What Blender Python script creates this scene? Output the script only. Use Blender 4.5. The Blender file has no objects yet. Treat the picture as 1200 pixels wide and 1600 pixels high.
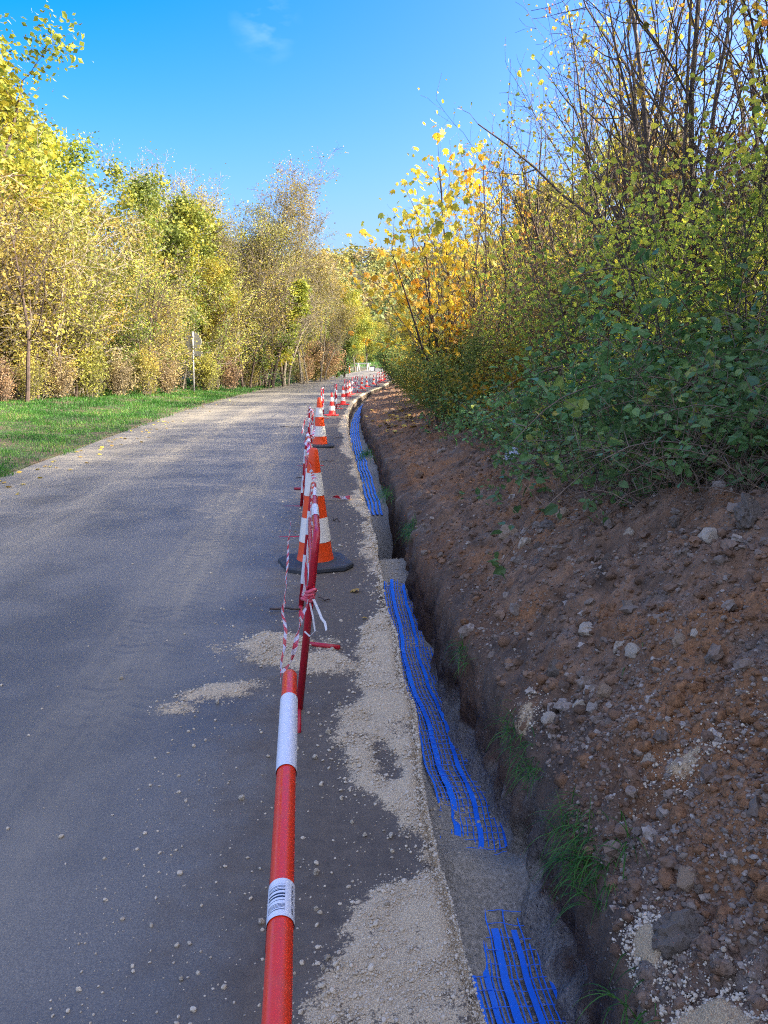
import bpy, math, random
import numpy as np
from mathutils import Vector, Euler

# ------------------------------------------------------------------ camera, sky, sun, exposure
scn = bpy.context.scene
COL = scn.collection
PITCH = math.atan(233 / 1200)
HC = 1.65
cd = bpy.data.cameras.new('camera'); cam = bpy.data.objects.new('camera', cd); COL.objects.link(cam)
cam.location = (0, 0, HC); cam.rotation_euler = (math.pi / 2 - PITCH, 0, 0)
cd.sensor_fit = 'VERTICAL'; cd.sensor_height = 24.0; cd.lens = 24.0 * 1200 / 1600
cd.clip_start = 0.05; cd.clip_end = 3000
scn.camera = cam

SUN_EL, SUN_AZ = math.radians(28), math.radians(101)      # azimuth clockwise from +Y
sun_dir = Vector((math.sin(SUN_AZ) * math.cos(SUN_EL), math.cos(SUN_AZ) * math.cos(SUN_EL), math.sin(SUN_EL)))
sl = bpy.data.lights.new('sun', 'SUN'); sl.energy = 2.4; sl.angle = math.radians(0.5); sl.color = (1.0, 0.90, 0.74)
so = bpy.data.objects.new('sun', sl); COL.objects.link(so); so.rotation_euler = sun_dir.to_track_quat('Z', 'Y').to_euler()

wd = bpy.data.worlds.new('World'); scn.world = wd; wd.use_nodes = True
wn = wd.node_tree; wn.nodes.clear()
sky = wn.nodes.new('ShaderNodeTexSky'); sky.sky_type = 'NISHITA'; sky.sun_disc = False
sky.sun_elevation = SUN_EL; sky.sun_rotation = SUN_AZ; sky.air_density = 1.0; sky.dust_density = 8.0; sky.ozone_density = 3.0
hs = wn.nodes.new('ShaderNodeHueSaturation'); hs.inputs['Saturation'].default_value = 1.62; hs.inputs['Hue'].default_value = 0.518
bg = wn.nodes.new('ShaderNodeBackground'); bg.inputs['Strength'].default_value = 0.15
wo = wn.nodes.new('ShaderNodeOutputWorld')
# one faint wisp of cloud high over the road
tc = wn.nodes.new('ShaderNodeTexCoord')
cl_dir = Vector((-0.154, 1.104, 0.435)).normalized()
dt = wn.nodes.new('ShaderNodeVectorMath'); dt.operation = 'DISTANCE'; dt.inputs[1].default_value = cl_dir
mp = wn.nodes.new('ShaderNodeMapping'); mp.inputs['Scale'].default_value = (14, 14, 34); mp.inputs['Rotation'].default_value = (0, 0.5, 0)
nz = wn.nodes.new('ShaderNodeTexNoise'); nz.inputs['Scale'].default_value = 1.6; nz.inputs['Detail'].default_value = 6
m1 = wn.nodes.new('ShaderNodeMapRange'); m1.inputs['From Min'].default_value = 0.042; m1.inputs['From Max'].default_value = 0.0
m2 = wn.nodes.new('ShaderNodeMapRange'); m2.inputs['From Min'].default_value = 0.42; m2.inputs['From Max'].default_value = 0.75
mm = wn.nodes.new('ShaderNodeMath'); mm.operation = 'MULTIPLY'
m3 = wn.nodes.new('ShaderNodeMath'); m3.operation = 'MULTIPLY'; m3.inputs[1].default_value = 0.30
cmx = wn.nodes.new('ShaderNodeMixRGB'); cmx.inputs[2].default_value = (1.6, 2.0, 2.6, 1)
L = wn.links.new
L(tc.outputs['Generated'], dt.inputs[0]); L(tc.outputs['Generated'], mp.inputs[0]); L(mp.outputs[0], nz.inputs['Vector'])
L(dt.outputs['Value'], m1.inputs['Value']); L(nz.outputs['Fac'], m2.inputs['Value'])
L(m1.outputs[0], mm.inputs[0]); L(m2.outputs[0], mm.inputs[1]); L(mm.outputs[0], m3.inputs[0])
# saturation boost limited to the viewed sky; unseen sky stays pale to neutralise shade
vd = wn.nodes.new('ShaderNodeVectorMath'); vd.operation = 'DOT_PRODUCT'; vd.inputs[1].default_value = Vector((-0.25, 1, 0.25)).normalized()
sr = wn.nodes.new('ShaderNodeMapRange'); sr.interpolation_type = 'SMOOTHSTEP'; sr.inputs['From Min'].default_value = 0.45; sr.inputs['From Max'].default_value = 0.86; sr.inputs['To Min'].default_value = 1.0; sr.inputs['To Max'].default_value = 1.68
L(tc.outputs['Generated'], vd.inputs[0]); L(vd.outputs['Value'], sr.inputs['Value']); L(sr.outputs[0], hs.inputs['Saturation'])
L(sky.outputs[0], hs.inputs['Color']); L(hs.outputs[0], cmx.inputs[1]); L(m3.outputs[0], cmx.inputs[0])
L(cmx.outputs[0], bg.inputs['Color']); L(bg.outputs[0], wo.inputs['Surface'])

scn.view_settings.view_transform = 'Standard'; scn.view_settings.look = 'None'
scn.view_settings.exposure = 2.3; scn.view_settings.gamma = 1
scn.render.engine = 'CYCLES'
scn.cycles.max_bounces = 8; scn.cycles.diffuse_bounces = 4; scn.cycles.glossy_bounces = 2; scn.cycles.transmission_bounces = 4
scn.cycles.use_denoising = False; scn.cycles.filter_width = 1.1; scn.cycles.sample_clamp_direct = 1.6; scn.cycles.sample_clamp_indirect = 1.2

# ------------------------------------------------------------------ numeric helpers
def R(seed): return np.random.default_rng(seed)
def _h(ix, iy, s):
    with np.errstate(over='ignore'):
        h = (ix.astype(np.int64) * 374761393 + iy.astype(np.int64) * 668265263 + s * 974711) & 0xffffffff
        h = ((h ^ (h >> 13)) * 1274126177) & 0xffffffff
        h = ((h ^ (h >> 16)) * 2246822519) & 0xffffffff
        return ((h ^ (h >> 15)) & 0xffffff) / float(0xffffff)
def vn(x, y, s=0):
    x = np.asarray(x, float); y = np.asarray(y, float)
    ix = np.floor(x); iy = np.floor(y); fx = x - ix; fy = y - iy
    fx = fx * fx * (3 - 2 * fx); fy = fy * fy * (3 - 2 * fy)
    a = _h(ix, iy, s); b = _h(ix + 1, iy, s); c = _h(ix, iy + 1, s); d = _h(ix + 1, iy + 1, s)
    return (a + (b - a) * fx) * (1 - fy) + (c + (d - c) * fx) * fy
def fbm(x, y, o=4, s=0, g=0.5):
    t = 0; a = 1; n = 0
    for k in range(o):
        t = t + a * (vn(x * 2 ** k + 17.3 * k, y * 2 ** k - 9.1 * k, s + k) - 0.5); n += a; a *= g
    return t / n * 2          # about -1..1
def ss(e0, e1, x):
    t = np.clip((np.asarray(x, float) - e0) / (e1 - e0), 0, 1); return t * t * (3 - 2 * t)
def curve(pts):
    xs = np.array([p[0] for p in pts], float); ys = np.array([p[1] for p in pts], float)
    def f(y):                                          # smooth cubic (Catmull-Rom) through the points
        y = np.asarray(y, float); yc = np.clip(y, xs[0], xs[-1])
        i = np.clip(np.searchsorted(xs, yc, side='right') - 1, 0, len(xs) - 2)
        m = np.gradient(ys, xs); h = xs[i + 1] - xs[i]; t = (yc - xs[i]) / h
        return ((2 * t**3 - 3 * t**2 + 1) * ys[i] + (t**3 - 2 * t**2 + t) * h * m[i] + (-2 * t**3 + 3 * t**2) * ys[i + 1] + (t**3 - t**2) * h * m[i + 1])
    return f

# ------------------------------------------------------------------ mesh helpers
class G:
    def __init__(s): s.V = []; s.F = []; s.A = []; s.M = []; s.UV = []; s.n = 0
    def add(s, V, F, a=0.0, mi=0, uv=None):
        V = np.asarray(V, float).reshape(-1, 3); s.V.append(V)
        if not isinstance(F, list): F = [F]
        for f in F:
            f = np.asarray(f, np.int64)
            if f.size == 0: continue
            s.F.append(f + s.n); s.A.append(np.broadcast_to(np.asarray(a, float), (len(f),))); s.M.append(np.full(len(f), mi, np.int32))
        s.UV.append(np.zeros((len(V), 2)) if uv is None else np.asarray(uv, float))
        s.n += len(V); return s
    def data(s, name, mats, smooth=False, use_uv=False, vattr=None):
        V = np.concatenate(s.V); me = bpy.data.meshes.new(name)
        me.vertices.add(len(V)); me.vertices.foreach_set('co', V.astype(np.float32).ravel())
        loops = np.concatenate([f.ravel() for f in s.F]); tot = np.concatenate([np.full(len(f), f.shape[1], np.int32) for f in s.F])
        me.loops.add(len(loops)); me.loops.foreach_set('vertex_index', loops.astype(np.int32))
        me.polygons.add(len(tot)); st = np.zeros(len(tot), np.int32); st[1:] = np.cumsum(tot)[:-1]
        me.polygons.foreach_set('loop_start', st); me.polygons.foreach_set('loop_total', tot)
        me.polygons.foreach_set('material_index', np.concatenate(s.M))
        me.polygons.foreach_set('use_smooth', np.full(len(tot), smooth))
        at = me.attributes.new('rnd', 'FLOAT', 'FACE'); at.data.foreach_set('value', np.concatenate(s.A).astype(np.float32))
        if use_uv:
            uv = me.uv_layers.new(name='UVMap'); U = np.concatenate(s.UV); uv.data.foreach_set('uv', U[loops].astype(np.float32).ravel())
        for k, v in (vattr or {}).items():
            a2 = me.attributes.new(k, 'FLOAT', 'POINT'); a2.data.foreach_set('value', np.asarray(v, np.float32))
        for m in (mats if isinstance(mats, (list, tuple)) else [mats]): me.materials.append(m)
        me.update(); me.validate(); return me
    def obj(s, name, mats, parent=None, **k):
        o = bpy.data.objects.new(name, s.data(name, mats, **k)); COL.objects.link(o)
        if parent: o.parent = parent
        return o
def empty(name, loc=(0, 0, 0), rz=0, rot=None):
    o = bpy.data.objects.new(name, None); COL.objects.link(o); o.location = loc; o.empty_display_size = .2
    o.rotation_euler = rot if rot else (0, 0, rz); return o
def tag(o, label=None, cat=None, group=None, kind=None):
    if label: o['label'] = label
    if cat: o['category'] = cat
    if group: o['group'] = group
    if kind: o['kind'] = kind
    return o
def dup(root):
    r = root.copy(); COL.objects.link(r)
    for ch in list(root.children):
        c = ch.copy(); COL.objects.link(c); c.parent = r
        for g in list(ch.children):
            d = g.copy(); COL.objects.link(d); d.parent = c
    return r
def frames(D):
    D = D / (np.linalg.norm(D, axis=1, keepdims=True) + 1e-9)
    up = np.where(np.abs(D[:, 2:3]) < .9, np.array([[0, 0, 1.]]), np.array([[1., 0, 0]]))
    X = np.cross(up, D); X /= np.linalg.norm(X, axis=1, keepdims=True) + 1e-9
    return X, np.cross(D, X), D
def segs_tube(g, S, k=4, a=0.0, mi=0):
    """S: (n,8) p0 p1 r0 r1 -> open little prisms."""
    S = np.asarray(S, float).reshape(-1, 8)
    if len(S) == 0: return
    P0, P1, r0, r1 = S[:, :3], S[:, 3:6], S[:, 6], S[:, 7]
    X, Y, D = frames(P1 - P0); an = np.arange(k) * 2 * math.pi / k
    ring = X[:, None] * np.cos(an)[None, :, None] + Y[:, None] * np.sin(an)[None, :, None]
    V = np.concatenate([P0[:, None] + ring * r0[:, None, None], P1[:, None] + ring * r1[:, None, None]], 1)
    b = np.arange(len(S))[:, None] * 2 * k; i = np.arange(k)[None]; j = (np.arange(k) + 1)[None] % k
    F = np.stack([b + i, b + j, b + k + j, b + k + i], -1).reshape(-1, 4)
    g.add(V, F, a if np.isscalar(a) else np.repeat(a, k), mi)
def path_tube(g, P, r, k=8, mi=0, caps=True, a=0.0, flat=None):
    P = np.asarray(P, float); n = len(P); r = np.broadcast_to(np.asarray(r, float), (n,))
    T = np.gradient(P, axis=0); T /= np.linalg.norm(T, axis=1, keepdims=True) + 1e-12
    u = np.array([0, 0, 1.]) if abs(T[0, 2]) < .9 else np.array([1., 0, 0]); X = np.zeros_like(P)
    x = np.cross(u, T[0]); x /= np.linalg.norm(x)
    for i in range(n):
        x = x - T[i] * x.dot(T[i]); x /= np.linalg.norm(x) + 1e-12; X[i] = x
    Y = np.cross(T, X); an = np.arange(k) * 2 * math.pi / k
    V = P[:, None] + (X[:, None] * np.cos(an)[None, :, None] + Y[:, None] * np.sin(an)[None, :, None]) * r[:, None, None]
    b = np.arange(n - 1)[:, None] * k; i = np.arange(k)[None]; j = (np.arange(k) + 1)[None] % k
    F = [np.stack([b + i, b + j, b + k + j, b + k + i], -1).reshape(-1, 4)]
    if caps: F += [np.arange(k)[None, ::-1], (np.arange(k) + (n - 1) * k)[None]]
    g.add(V, F, a, mi)
def lathe(g, prof, k=24, mi=0, a=0.0, c=(0, 0, 0), caps=False):
    prof = np.asarray(prof, float); an = np.arange(k) * 2 * math.pi / k
    V = np.stack([prof[:, 0:1] * np.cos(an), prof[:, 0:1] * np.sin(an), np.repeat(prof[:, 1:2], k, 1)], -1) + np.array(c)
    n = len(prof); b = np.arange(n - 1)[:, None] * k; i = np.arange(k)[None]; j = (np.arange(k) + 1)[None] % k
    F = [np.stack([b + i, b + j, b + k + j, b + k + i], -1).reshape(-1, 4)]
    if caps: F += [np.arange(k)[None, ::-1], (np.arange(k) + (n - 1) * k)[None]]
    g.add(V, F, a, mi)
def box(g, c, s, rz=0.0, mi=0, bev=0.0, M=None):
    hx, hy, hz = np.array(s) / 2
    if bev <= 0:
        V = np.array([[sx * hx, sy * hy, sz * hz] for sz in (-1, 1) for sx, sy in ((-1, -1), (1, -1), (1, 1), (-1, 1))])
        F = [np.array([[3, 2, 1, 0], [4, 5, 6, 7], [0, 1, 5, 4], [1, 2, 6, 5], [2, 3, 7, 6], [3, 0, 4, 7]])]
    else:
        b = bev; O = [(-hx + b, -hy), (hx - b, -hy), (hx, -hy + b), (hx, hy - b), (hx - b, hy), (-hx + b, hy), (-hx, hy - b), (-hx, -hy + b)]
        sc = lambda e: [(x * (1 - e / hx), y * (1 - e / hy)) for x, y in O]
        e = min(b, hz) * .5; rings = [(sc(e), -hz), (O, -hz + e), (O, hz - e), (sc(e), hz)]
        V = np.array([[x, y, z] for rr, z in rings for x, y in rr]); F = []
        for q in range(3): F.append(np.array([[q * 8 + i, q * 8 + (i + 1) % 8, q * 8 + 8 + (i + 1) % 8, q * 8 + 8 + i] for i in range(8)]))
        F += [np.arange(8)[None, ::-1], (np.arange(8) + 24)[None]]
    if M is not None: V = V @ np.array(M).T
    cz, sz_ = math.cos(rz), math.sin(rz); V = np.stack([V[:, 0] * cz - V[:, 1] * sz_, V[:, 0] * sz_ + V[:, 1] * cz, V[:, 2]], 1)
    g.add(V + np.array(c), F, 0.0, mi)
def grid(g, X, Y, Z, uv=None, mi=0):
    nr, nc = X.shape; V = np.stack([X, Y, Z], -1).reshape(-1, 3)
    i = np.arange(nr - 1)[:, None] * nc + np.arange(nc - 1)[None]
    g.add(V, np.stack([i, i + 1, i + nc + 1, i + nc], -1).reshape(-1, 4), 0.0, mi, uv)

# ------------------------------------------------------------------ materials
def newmat(name):
    m = bpy.data.materials.new(name); m.use_nodes = True; nt = m.node_tree; nt.nodes.clear()
    o = nt.nodes.new('ShaderNodeOutputMaterial'); p = nt.nodes.new('ShaderNodeBsdfPrincipled')
    nt.links.new(p.outputs[0], o.inputs['Surface']); return m, nt, p, o
def N(nt, t, **k):
    n = nt.nodes.new(t)
    for a, b in k.items():
        if a.startswith('i_'): n.inputs[a[2:].replace('_', ' ')].default_value = b
        else: setattr(n, a, b)
    return n
def ramp(nt, fac, stops, interp='LINEAR'):
    r = nt.nodes.new('ShaderNodeValToRGB'); r.color_ramp.interpolation = interp; e = r.color_ramp.elements
    while len(e) > 1: e.remove(e[-1])
    e[0].position = stops[0][0]; e[0].color = (*stops[0][1], 1)
    for p, c in stops[1:]: q = e.new(p); q.color = (*c, 1)
    nt.links.new(fac, r.inputs[0]); return r.outputs[0]
def noise(nt, vec, scale, detail=4, rough=.55):
    n = N(nt, 'ShaderNodeTexNoise', i_Scale=scale, i_Detail=detail, i_Roughness=rough)
    if vec is not None: nt.links.new(vec, n.inputs['Vector'])
    return n.outputs['Fac']
def math_(nt, op, a, b=None, clamp=False):
    n = nt.nodes.new('ShaderNodeMath'); n.operation = op; n.use_clamp = clamp
    for k, v in enumerate((a, b)):
        if v is None: continue
        if isinstance(v, (int, float)): n.inputs[k].default_value = v
        else: nt.links.new(v, n.inputs[k])
    return n.outputs[0]
def mix(nt, f, a, b):
    n = nt.nodes.new('ShaderNodeMixRGB')
    for k, v in enumerate((f, a, b)):
        if isinstance(v, (int, float)): n.inputs[k].default_value = v
        elif isinstance(v, tuple): n.inputs[k].default_value = (*v, 1)
        else: nt.links.new(v, n.inputs[k])
    return n.outputs[0]
def mrange(nt, v, a, b, c=0.0, d=1.0):
    n = N(nt, 'ShaderNodeMapRange'); n.interpolation_type = 'SMOOTHSTEP'
    nt.links.new(v, n.inputs[0]); n.inputs[1].default_value = a; n.inputs[2].default_value = b; n.inputs[3].default_value = c; n.inputs[4].default_value = d
    return n.outputs[0]
def bump(nt, p, h, strength=.5, dist=.01):
    b = N(nt, 'ShaderNodeBump', i_Strength=strength, i_Distance=dist); nt.links.new(h, b.inputs['Height']); nt.links.new(b.outputs[0], p.inputs['Normal'])
def ocoord(nt): return nt.nodes.new('ShaderNodeTexCoord').outputs['Object']
def attr(nt, nm): return N(nt, 'ShaderNodeAttribute', attribute_name=nm).outputs['Fac']

def mat_leaf(name, stops, trans=.45, rough=.55, hv=.05, vv=.35):
    m, nt, p, o = newmat(name); c = ramp(nt, attr(nt, 'rnd'), stops)
    oi = N(nt, 'ShaderNodeObjectInfo'); h = N(nt, 'ShaderNodeHueSaturation'); nt.links.new(c, h.inputs['Color'])
    nt.links.new(mrange(nt, oi.outputs['Random'], 0, 1, .5 - hv / 2, .5 + hv / 2), h.inputs['Hue'])
    nt.links.new(math_(nt, 'ADD', math_(nt, 'MULTIPLY', oi.outputs['Random'], vv), 1 - vv / 2), h.inputs['Value'])
    nt.links.new(h.outputs[0], p.inputs['Base Color']); p.inputs['Roughness'].default_value = rough; p.inputs['Specular IOR Level'].default_value = .35
    t = nt.nodes.new('ShaderNodeBsdfTranslucent'); nt.links.new(h.outputs[0], t.inputs['Color'])
    mx = nt.nodes.new('ShaderNodeMixShader'); mx.inputs[0].default_value = trans
    nt.links.new(p.outputs[0], mx.inputs[1]); nt.links.new(t.outputs[0], mx.inputs[2]); nt.links.new(mx.outputs[0], o.inputs['Surface']); return m
def mat_bark(name, a, b):
    m, nt, p, o = newmat(name); oc = ocoord(nt); n = noise(nt, oc, 9, 5)
    nt.links.new(ramp(nt, n, [(.3, a), (.7, b)]), p.inputs['Base Color']); p.inputs['Roughness'].default_value = .85
    bump(nt, p, noise(nt, oc, 40, 3), .6, .01); return m
def mat_plain(name, c, rough=.5, dirt=.25, dcol=(.12, .09, .06), spec=.5, dscale=14, bmp=.05):
    m, nt, p, o = newmat(name); oc = ocoord(nt)
    f = mrange(nt, noise(nt, oc, dscale, 6, .65), .48, .8, 0, dirt)
    nt.links.new(mix(nt, f, c, dcol), p.inputs['Base Color']); p.inputs['Specular IOR Level'].default_value = spec
    nt.links.new(mrange(nt, noise(nt, oc, dscale * 2, 3), .3, .7, rough * .85, min(1, rough * 1.3)), p.inputs['Roughness'])
    if bmp: bump(nt, p, noise(nt, oc, dscale * 5, 3), bmp, .004)
    return m

def mat_road():
    m, nt, p, o = newmat('asphalt'); oc = ocoord(nt); uvn = N(nt, 'ShaderNodeUVMap', uv_map='UVMap'); uv = uvn.outputs[0]
    sp = N(nt, 'ShaderNodeSeparateXYZ'); nt.links.new(uv, sp.inputs[0]); w, v = sp.outputs[0], sp.outputs[1]   # metres from trench side, metres along
    fine = noise(nt, oc, 260, 2, .6); mid = noise(nt, oc, 7, 5, .6); big = noise(nt, oc, .8, 4, .55)
    agg = N(nt, 'ShaderNodeTexVoronoi', i_Scale=150.0); nt.links.new(oc, agg.inputs['Vector'])
    base = mix(nt, mrange(nt, agg.outputs['Distance'], .1, .7), (.215, .192, .152), (.148, .132, .106))
    base = mix(nt, math_(nt, 'MULTIPLY', mrange(nt, fine, .55, .75), .5), base, (.23, .215, .18))
    base = mix(nt, mrange(nt, big, .42, .62, 0, .75), base, (.080, .074, .064))
    # pale dust carried along the wheel tracks; streaked along the road
    mpn = N(nt, 'ShaderNodeMapping'); mpn.inputs['Scale'].default_value = (5, .35, 1); nt.links.new(uv, mpn.inputs[0])
    streak = noise(nt, mpn.outputs[0], 1.5, 6, .65)
    ww = math_(nt, 'ADD', w, math_(nt, 'MULTIPLY', math_(nt, 'SUBTRACT', noise(nt, oc, .5, 3), .5), .7))
    def band(c, h): return mrange(nt, math_(nt, 'ABSOLUTE', math_(nt, 'SUBTRACT', ww, c)), h, 0.0)
    tr1 = band(1.50, .52); tr2 = band(3.3, .55); tr3 = band(4.75, 1.05)
    near = mrange(nt, v, 1.0, 6.5)                                           # tracks wear off towards the viewer
    dust = math_(nt, 'MULTIPLY', math_(nt, 'ADD', math_(nt, 'MULTIPLY', tr1, .68), math_(nt, 'ADD', math_(nt, 'MULTIPLY', tr2, .48), math_(nt, 'MULTIPLY', tr3, .5))), mrange(nt, streak, .30, .66, .30, 1))
    dust = math_(nt, 'MULTIPLY', dust, math_(nt, 'ADD', math_(nt, 'MULTIPLY', near, .85), .2), True)
    dust = math_(nt, 'MULTIPLY', dust, mrange(nt, v, 48, 14, .35, 1.0))
    # tyre tread printed in the dust
    chv = math_(nt, 'ADD', math_(nt, 'MULTIPLY', v, 62), math_(nt, 'MULTIPLY', math_(nt, 'ABSOLUTE', math_(nt, 'SUBTRACT', math_(nt, 'FRACT', math_(nt, 'MULTIPLY', w, 3.2)), .5)), 9))
    tread = mrange(nt, math_(nt, 'SINE', chv), -.2, .5)
    tb = math_(nt, 'MULTIPLY', math_(nt, 'MULTIPLY', mrange(nt, math_(nt, 'ABSOLUTE', math_(nt, 'SUBTRACT', w, 1.42)), .30, .22), mrange(nt, mid, .38, .6)), mrange(nt, v, 2.2, 4.2))
    gap = mrange(nt, math_(nt, 'ABSOLUTE', math_(nt, 'SUBTRACT', w, 1.42)), .015, .04)
    tb = math_(nt, 'MULTIPLY', tb, gap)
    dust = math_(nt, 'MULTIPLY', dust, math_(nt, 'SUBTRACT', 1.0, math_(nt, 'MULTIPLY', math_(nt, 'MULTIPLY', tb, tread), .75)))
    col = mix(nt, dust, base, mix(nt, mid, (.30, .25, .165), (.40, .34, .235)))
    # mud on the shoulder next to the trench, and spilled sand
    mud = math_(nt, 'MULTIPLY', mrange(nt, math_(nt, 'ADD', w, math_(nt, 'MULTIPLY', math_(nt, 'SUBTRACT', mid, .5), .8)), 1.05, .40), .9)
    col = mix(nt, mud, col, mix(nt, noise(nt, oc, 22, 6, .7), (.042, .033, .025), (.19, .145, .10)))
    sandm = attr(nt, 'sand'); grain = noise(nt, oc, 120, 3, .7); clump = noise(nt, oc, 26, 4, .6)
    sv = math_(nt, 'ADD', sandm, math_(nt, 'ADD', math_(nt, 'MULTIPLY', math_(nt, 'SUBTRACT', grain, .5), 1.5), math_(nt, 'MULTIPLY', math_(nt, 'SUBTRACT', clump, .5), 1.5)))
    sf = mrange(nt, sv, .36, .66)
    vs = N(nt, 'ShaderNodeTexVoronoi', i_Scale=210.0); nt.links.new(oc, vs.inputs['Vector'])
    scol = mix(nt, mrange(nt, vs.outputs['Distance'], .1, .75), (.76, .60, .37), (.46, .35, .21))
    scol = mix(nt, mrange(nt, clump, .5, .75, 0, .5), scol, (.40, .32, .22))
    col = mix(nt, sf, col, scol)
    nt.links.new(col, p.inputs['Base Color'])
    rr = mix(nt, math_(nt, 'MAXIMUM', math_(nt, 'MAXIMUM', dust, mud), sf), mrange(nt, big, .3, .7, .62, .50), (.9, .9, .9)); nt.links.new(rr, p.inputs['Roughness'])
    hh = math_(nt, 'ADD', math_(nt, 'MULTIPLY', agg.outputs['Distance'], .35), math_(nt, 'MULTIPLY', math_(nt, 'MULTIPLY', vs.outputs['Distance'], sf), -1.2))
    hh = math_(nt, 'ADD', hh, math_(nt, 'ADD', math_(nt, 'MULTIPLY', mid, .8), math_(nt, 'MULTIPLY', math_(nt, 'MULTIPLY', tb, tread), -.5)))
    bump(nt, p, hh, .55, .006); return m
def mat_soil():
    m, nt, p, o = newmat('soil'); oc = ocoord(nt)
    big = noise(nt, oc, 1.3, 5, .6); mid = noise(nt, oc, 6, 5, .65); fine = noise(nt, oc, 55, 4, .7)
    c = ramp(nt, mid, [(.27, (.042, .030, .021)), (.42, (.140, .090, .057)), (.57, (.250, .152, .092)), (.78, (.42, .255, .145))])
    red = mrange(nt, big, .46, .60, 0, .9); c = mix(nt, red, c, ramp(nt, fine, [(.3, (.15, .074, .034)), (.7, (.42, .205, .090))]))
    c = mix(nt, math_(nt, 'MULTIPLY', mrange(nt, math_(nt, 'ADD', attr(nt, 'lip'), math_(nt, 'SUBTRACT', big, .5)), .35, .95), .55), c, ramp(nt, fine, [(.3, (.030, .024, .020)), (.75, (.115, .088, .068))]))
    grey = mrange(nt, noise(nt, oc, 1.9, 4, .6), .56, .7, 0, .7); c = mix(nt, grey, c, ramp(nt, fine, [(.3, (.080, .066, .054)), (.75, (.36, .30, .235))]))
    vo = N(nt, 'ShaderNodeTexVoronoi', i_Scale=55.0); nt.links.new(oc, vo.inputs['Vector'])
    peb = math_(nt, 'MULTIPLY', mrange(nt, vo.outputs['Distance'], .34, .24), mrange(nt, noise(nt, oc, 9, 3), .45, .6))
    c = mix(nt, math_(nt, 'MULTIPLY', peb, .7), c, mix(nt, vo.outputs['Color'], (.16, .13, .10), (.42, .37, .30)))
    sf = mrange(nt, math_(nt, 'ADD', attr(nt, 'sand'), math_(nt, 'ADD', math_(nt, 'MULTIPLY', math_(nt, 'SUBTRACT', fine, .5), .7), math_(nt, 'MULTIPLY', math_(nt, 'SUBTRACT', mid, .5), .9))), .4, .58)
    vs = N(nt, 'ShaderNodeTexVoronoi', i_Scale=240.0); nt.links.new(oc, vs.inputs['Vector'])
    c = mix(nt, sf, c, mix(nt, mrange(nt, vs.outputs['Distance'], .1, .75), (.66, .49, .28), (.40, .28, .16)))
    df = mrange(nt, math_(nt, 'ADD', attr(nt, 'damp'), math_(nt, 'MULTIPLY', math_(nt, 'SUBTRACT', mid, .5), .8)), .3, .6)
    c = mix(nt, df, c, mix(nt, mrange(nt, fine, .3, .7), (.25, .22, .17), (.50, .44, .34)))
    nt.links.new(c, p.inputs['Base Color']); p.inputs['Roughness'].default_value = .95; p.inputs['Specular IOR Level'].default_value = .2
    h = math_(nt, 'ADD', math_(nt, 'MULTIPLY', fine, .6), math_(nt, 'ADD', math_(nt, 'MULTIPLY', mid, 1.2), math_(nt, 'MULTIPLY', peb, .5)))
    bump(nt, p, h, .9, .03); return m
def mat_trench():
    m, nt, p, o = newmat('trench_earth'); oc = ocoord(nt); mid = noise(nt, oc, 8, 5, .65); fine = noise(nt, oc, 60, 4, .7)
    soil = ramp(nt, mid, [(.3, (.040, .031, .024)), (.55, (.120, .088, .064)), (.8, (.25, .19, .13))])
    sand = mix(nt, mrange(nt, fine, .3, .7), (.27, .24, .18), (.52, .46, .36))
    sf = mrange(nt, math_(nt, 'ADD', attr(nt, 'sand'), math_(nt, 'ADD', math_(nt, 'MULTIPLY', math_(nt, 'SUBTRACT', fine, .5), .5), math_(nt, 'MULTIPLY', math_(nt, 'SUBTRACT', mid, .5), .8))), .38, .62)
    nt.links.new(mix(nt, sf, soil, sand), p.inputs['Base Color']); p.inputs['Roughness'].default_value = .95; p.inputs['Specular IOR Level'].default_value = .2
    bump(nt, p, math_(nt, 'ADD', math_(nt, 'MULTIPLY', fine, .6), mid), .9, .025); return m
def mat_ground():
    m, nt, p, o = newmat('woodland_ground'); oc = ocoord(nt); a = noise(nt, oc, 1.2, 5, .6); f = noise(nt, oc, 25, 5, .7)
    c = mix(nt, mrange(nt, a, .4, .6), ramp(nt, f, [(.3, (.03, .022, .014)), (.7, (.14, .095, .05))]), ramp(nt, f, [(.3, (.025, .035, .012)), (.7, (.07, .085, .03))]))
    nt.links.new(c, p.inputs['Base Color']); p.inputs['Roughness'].default_value = .95; bump(nt, p, f, .8, .04); return m
def mat_stone(name, stops, dirt=(.11, .075, .05)):
    m, nt, p, o = newmat(name); oc = ocoord(nt); geo = N(nt, 'ShaderNodeNewGeometry')
    oi = N(nt, 'ShaderNodeObjectInfo'); k = math_(nt, 'FRACT', math_(nt, 'ADD', attr(nt, 'rnd'), oi.outputs['Random']))
    c = ramp(nt, k, stops); n = noise(nt, oc, 45, 5, .65)
    c = mix(nt, mrange(nt, n, .45, .75, 0, .75), c, dirt); nt.links.new(c, p.inputs['Base Color']); p.inputs['Roughness'].default_value = .9; p.inputs['Specular IOR Level'].default_value = .25
    bump(nt, p, n, .7, .01); return m

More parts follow.
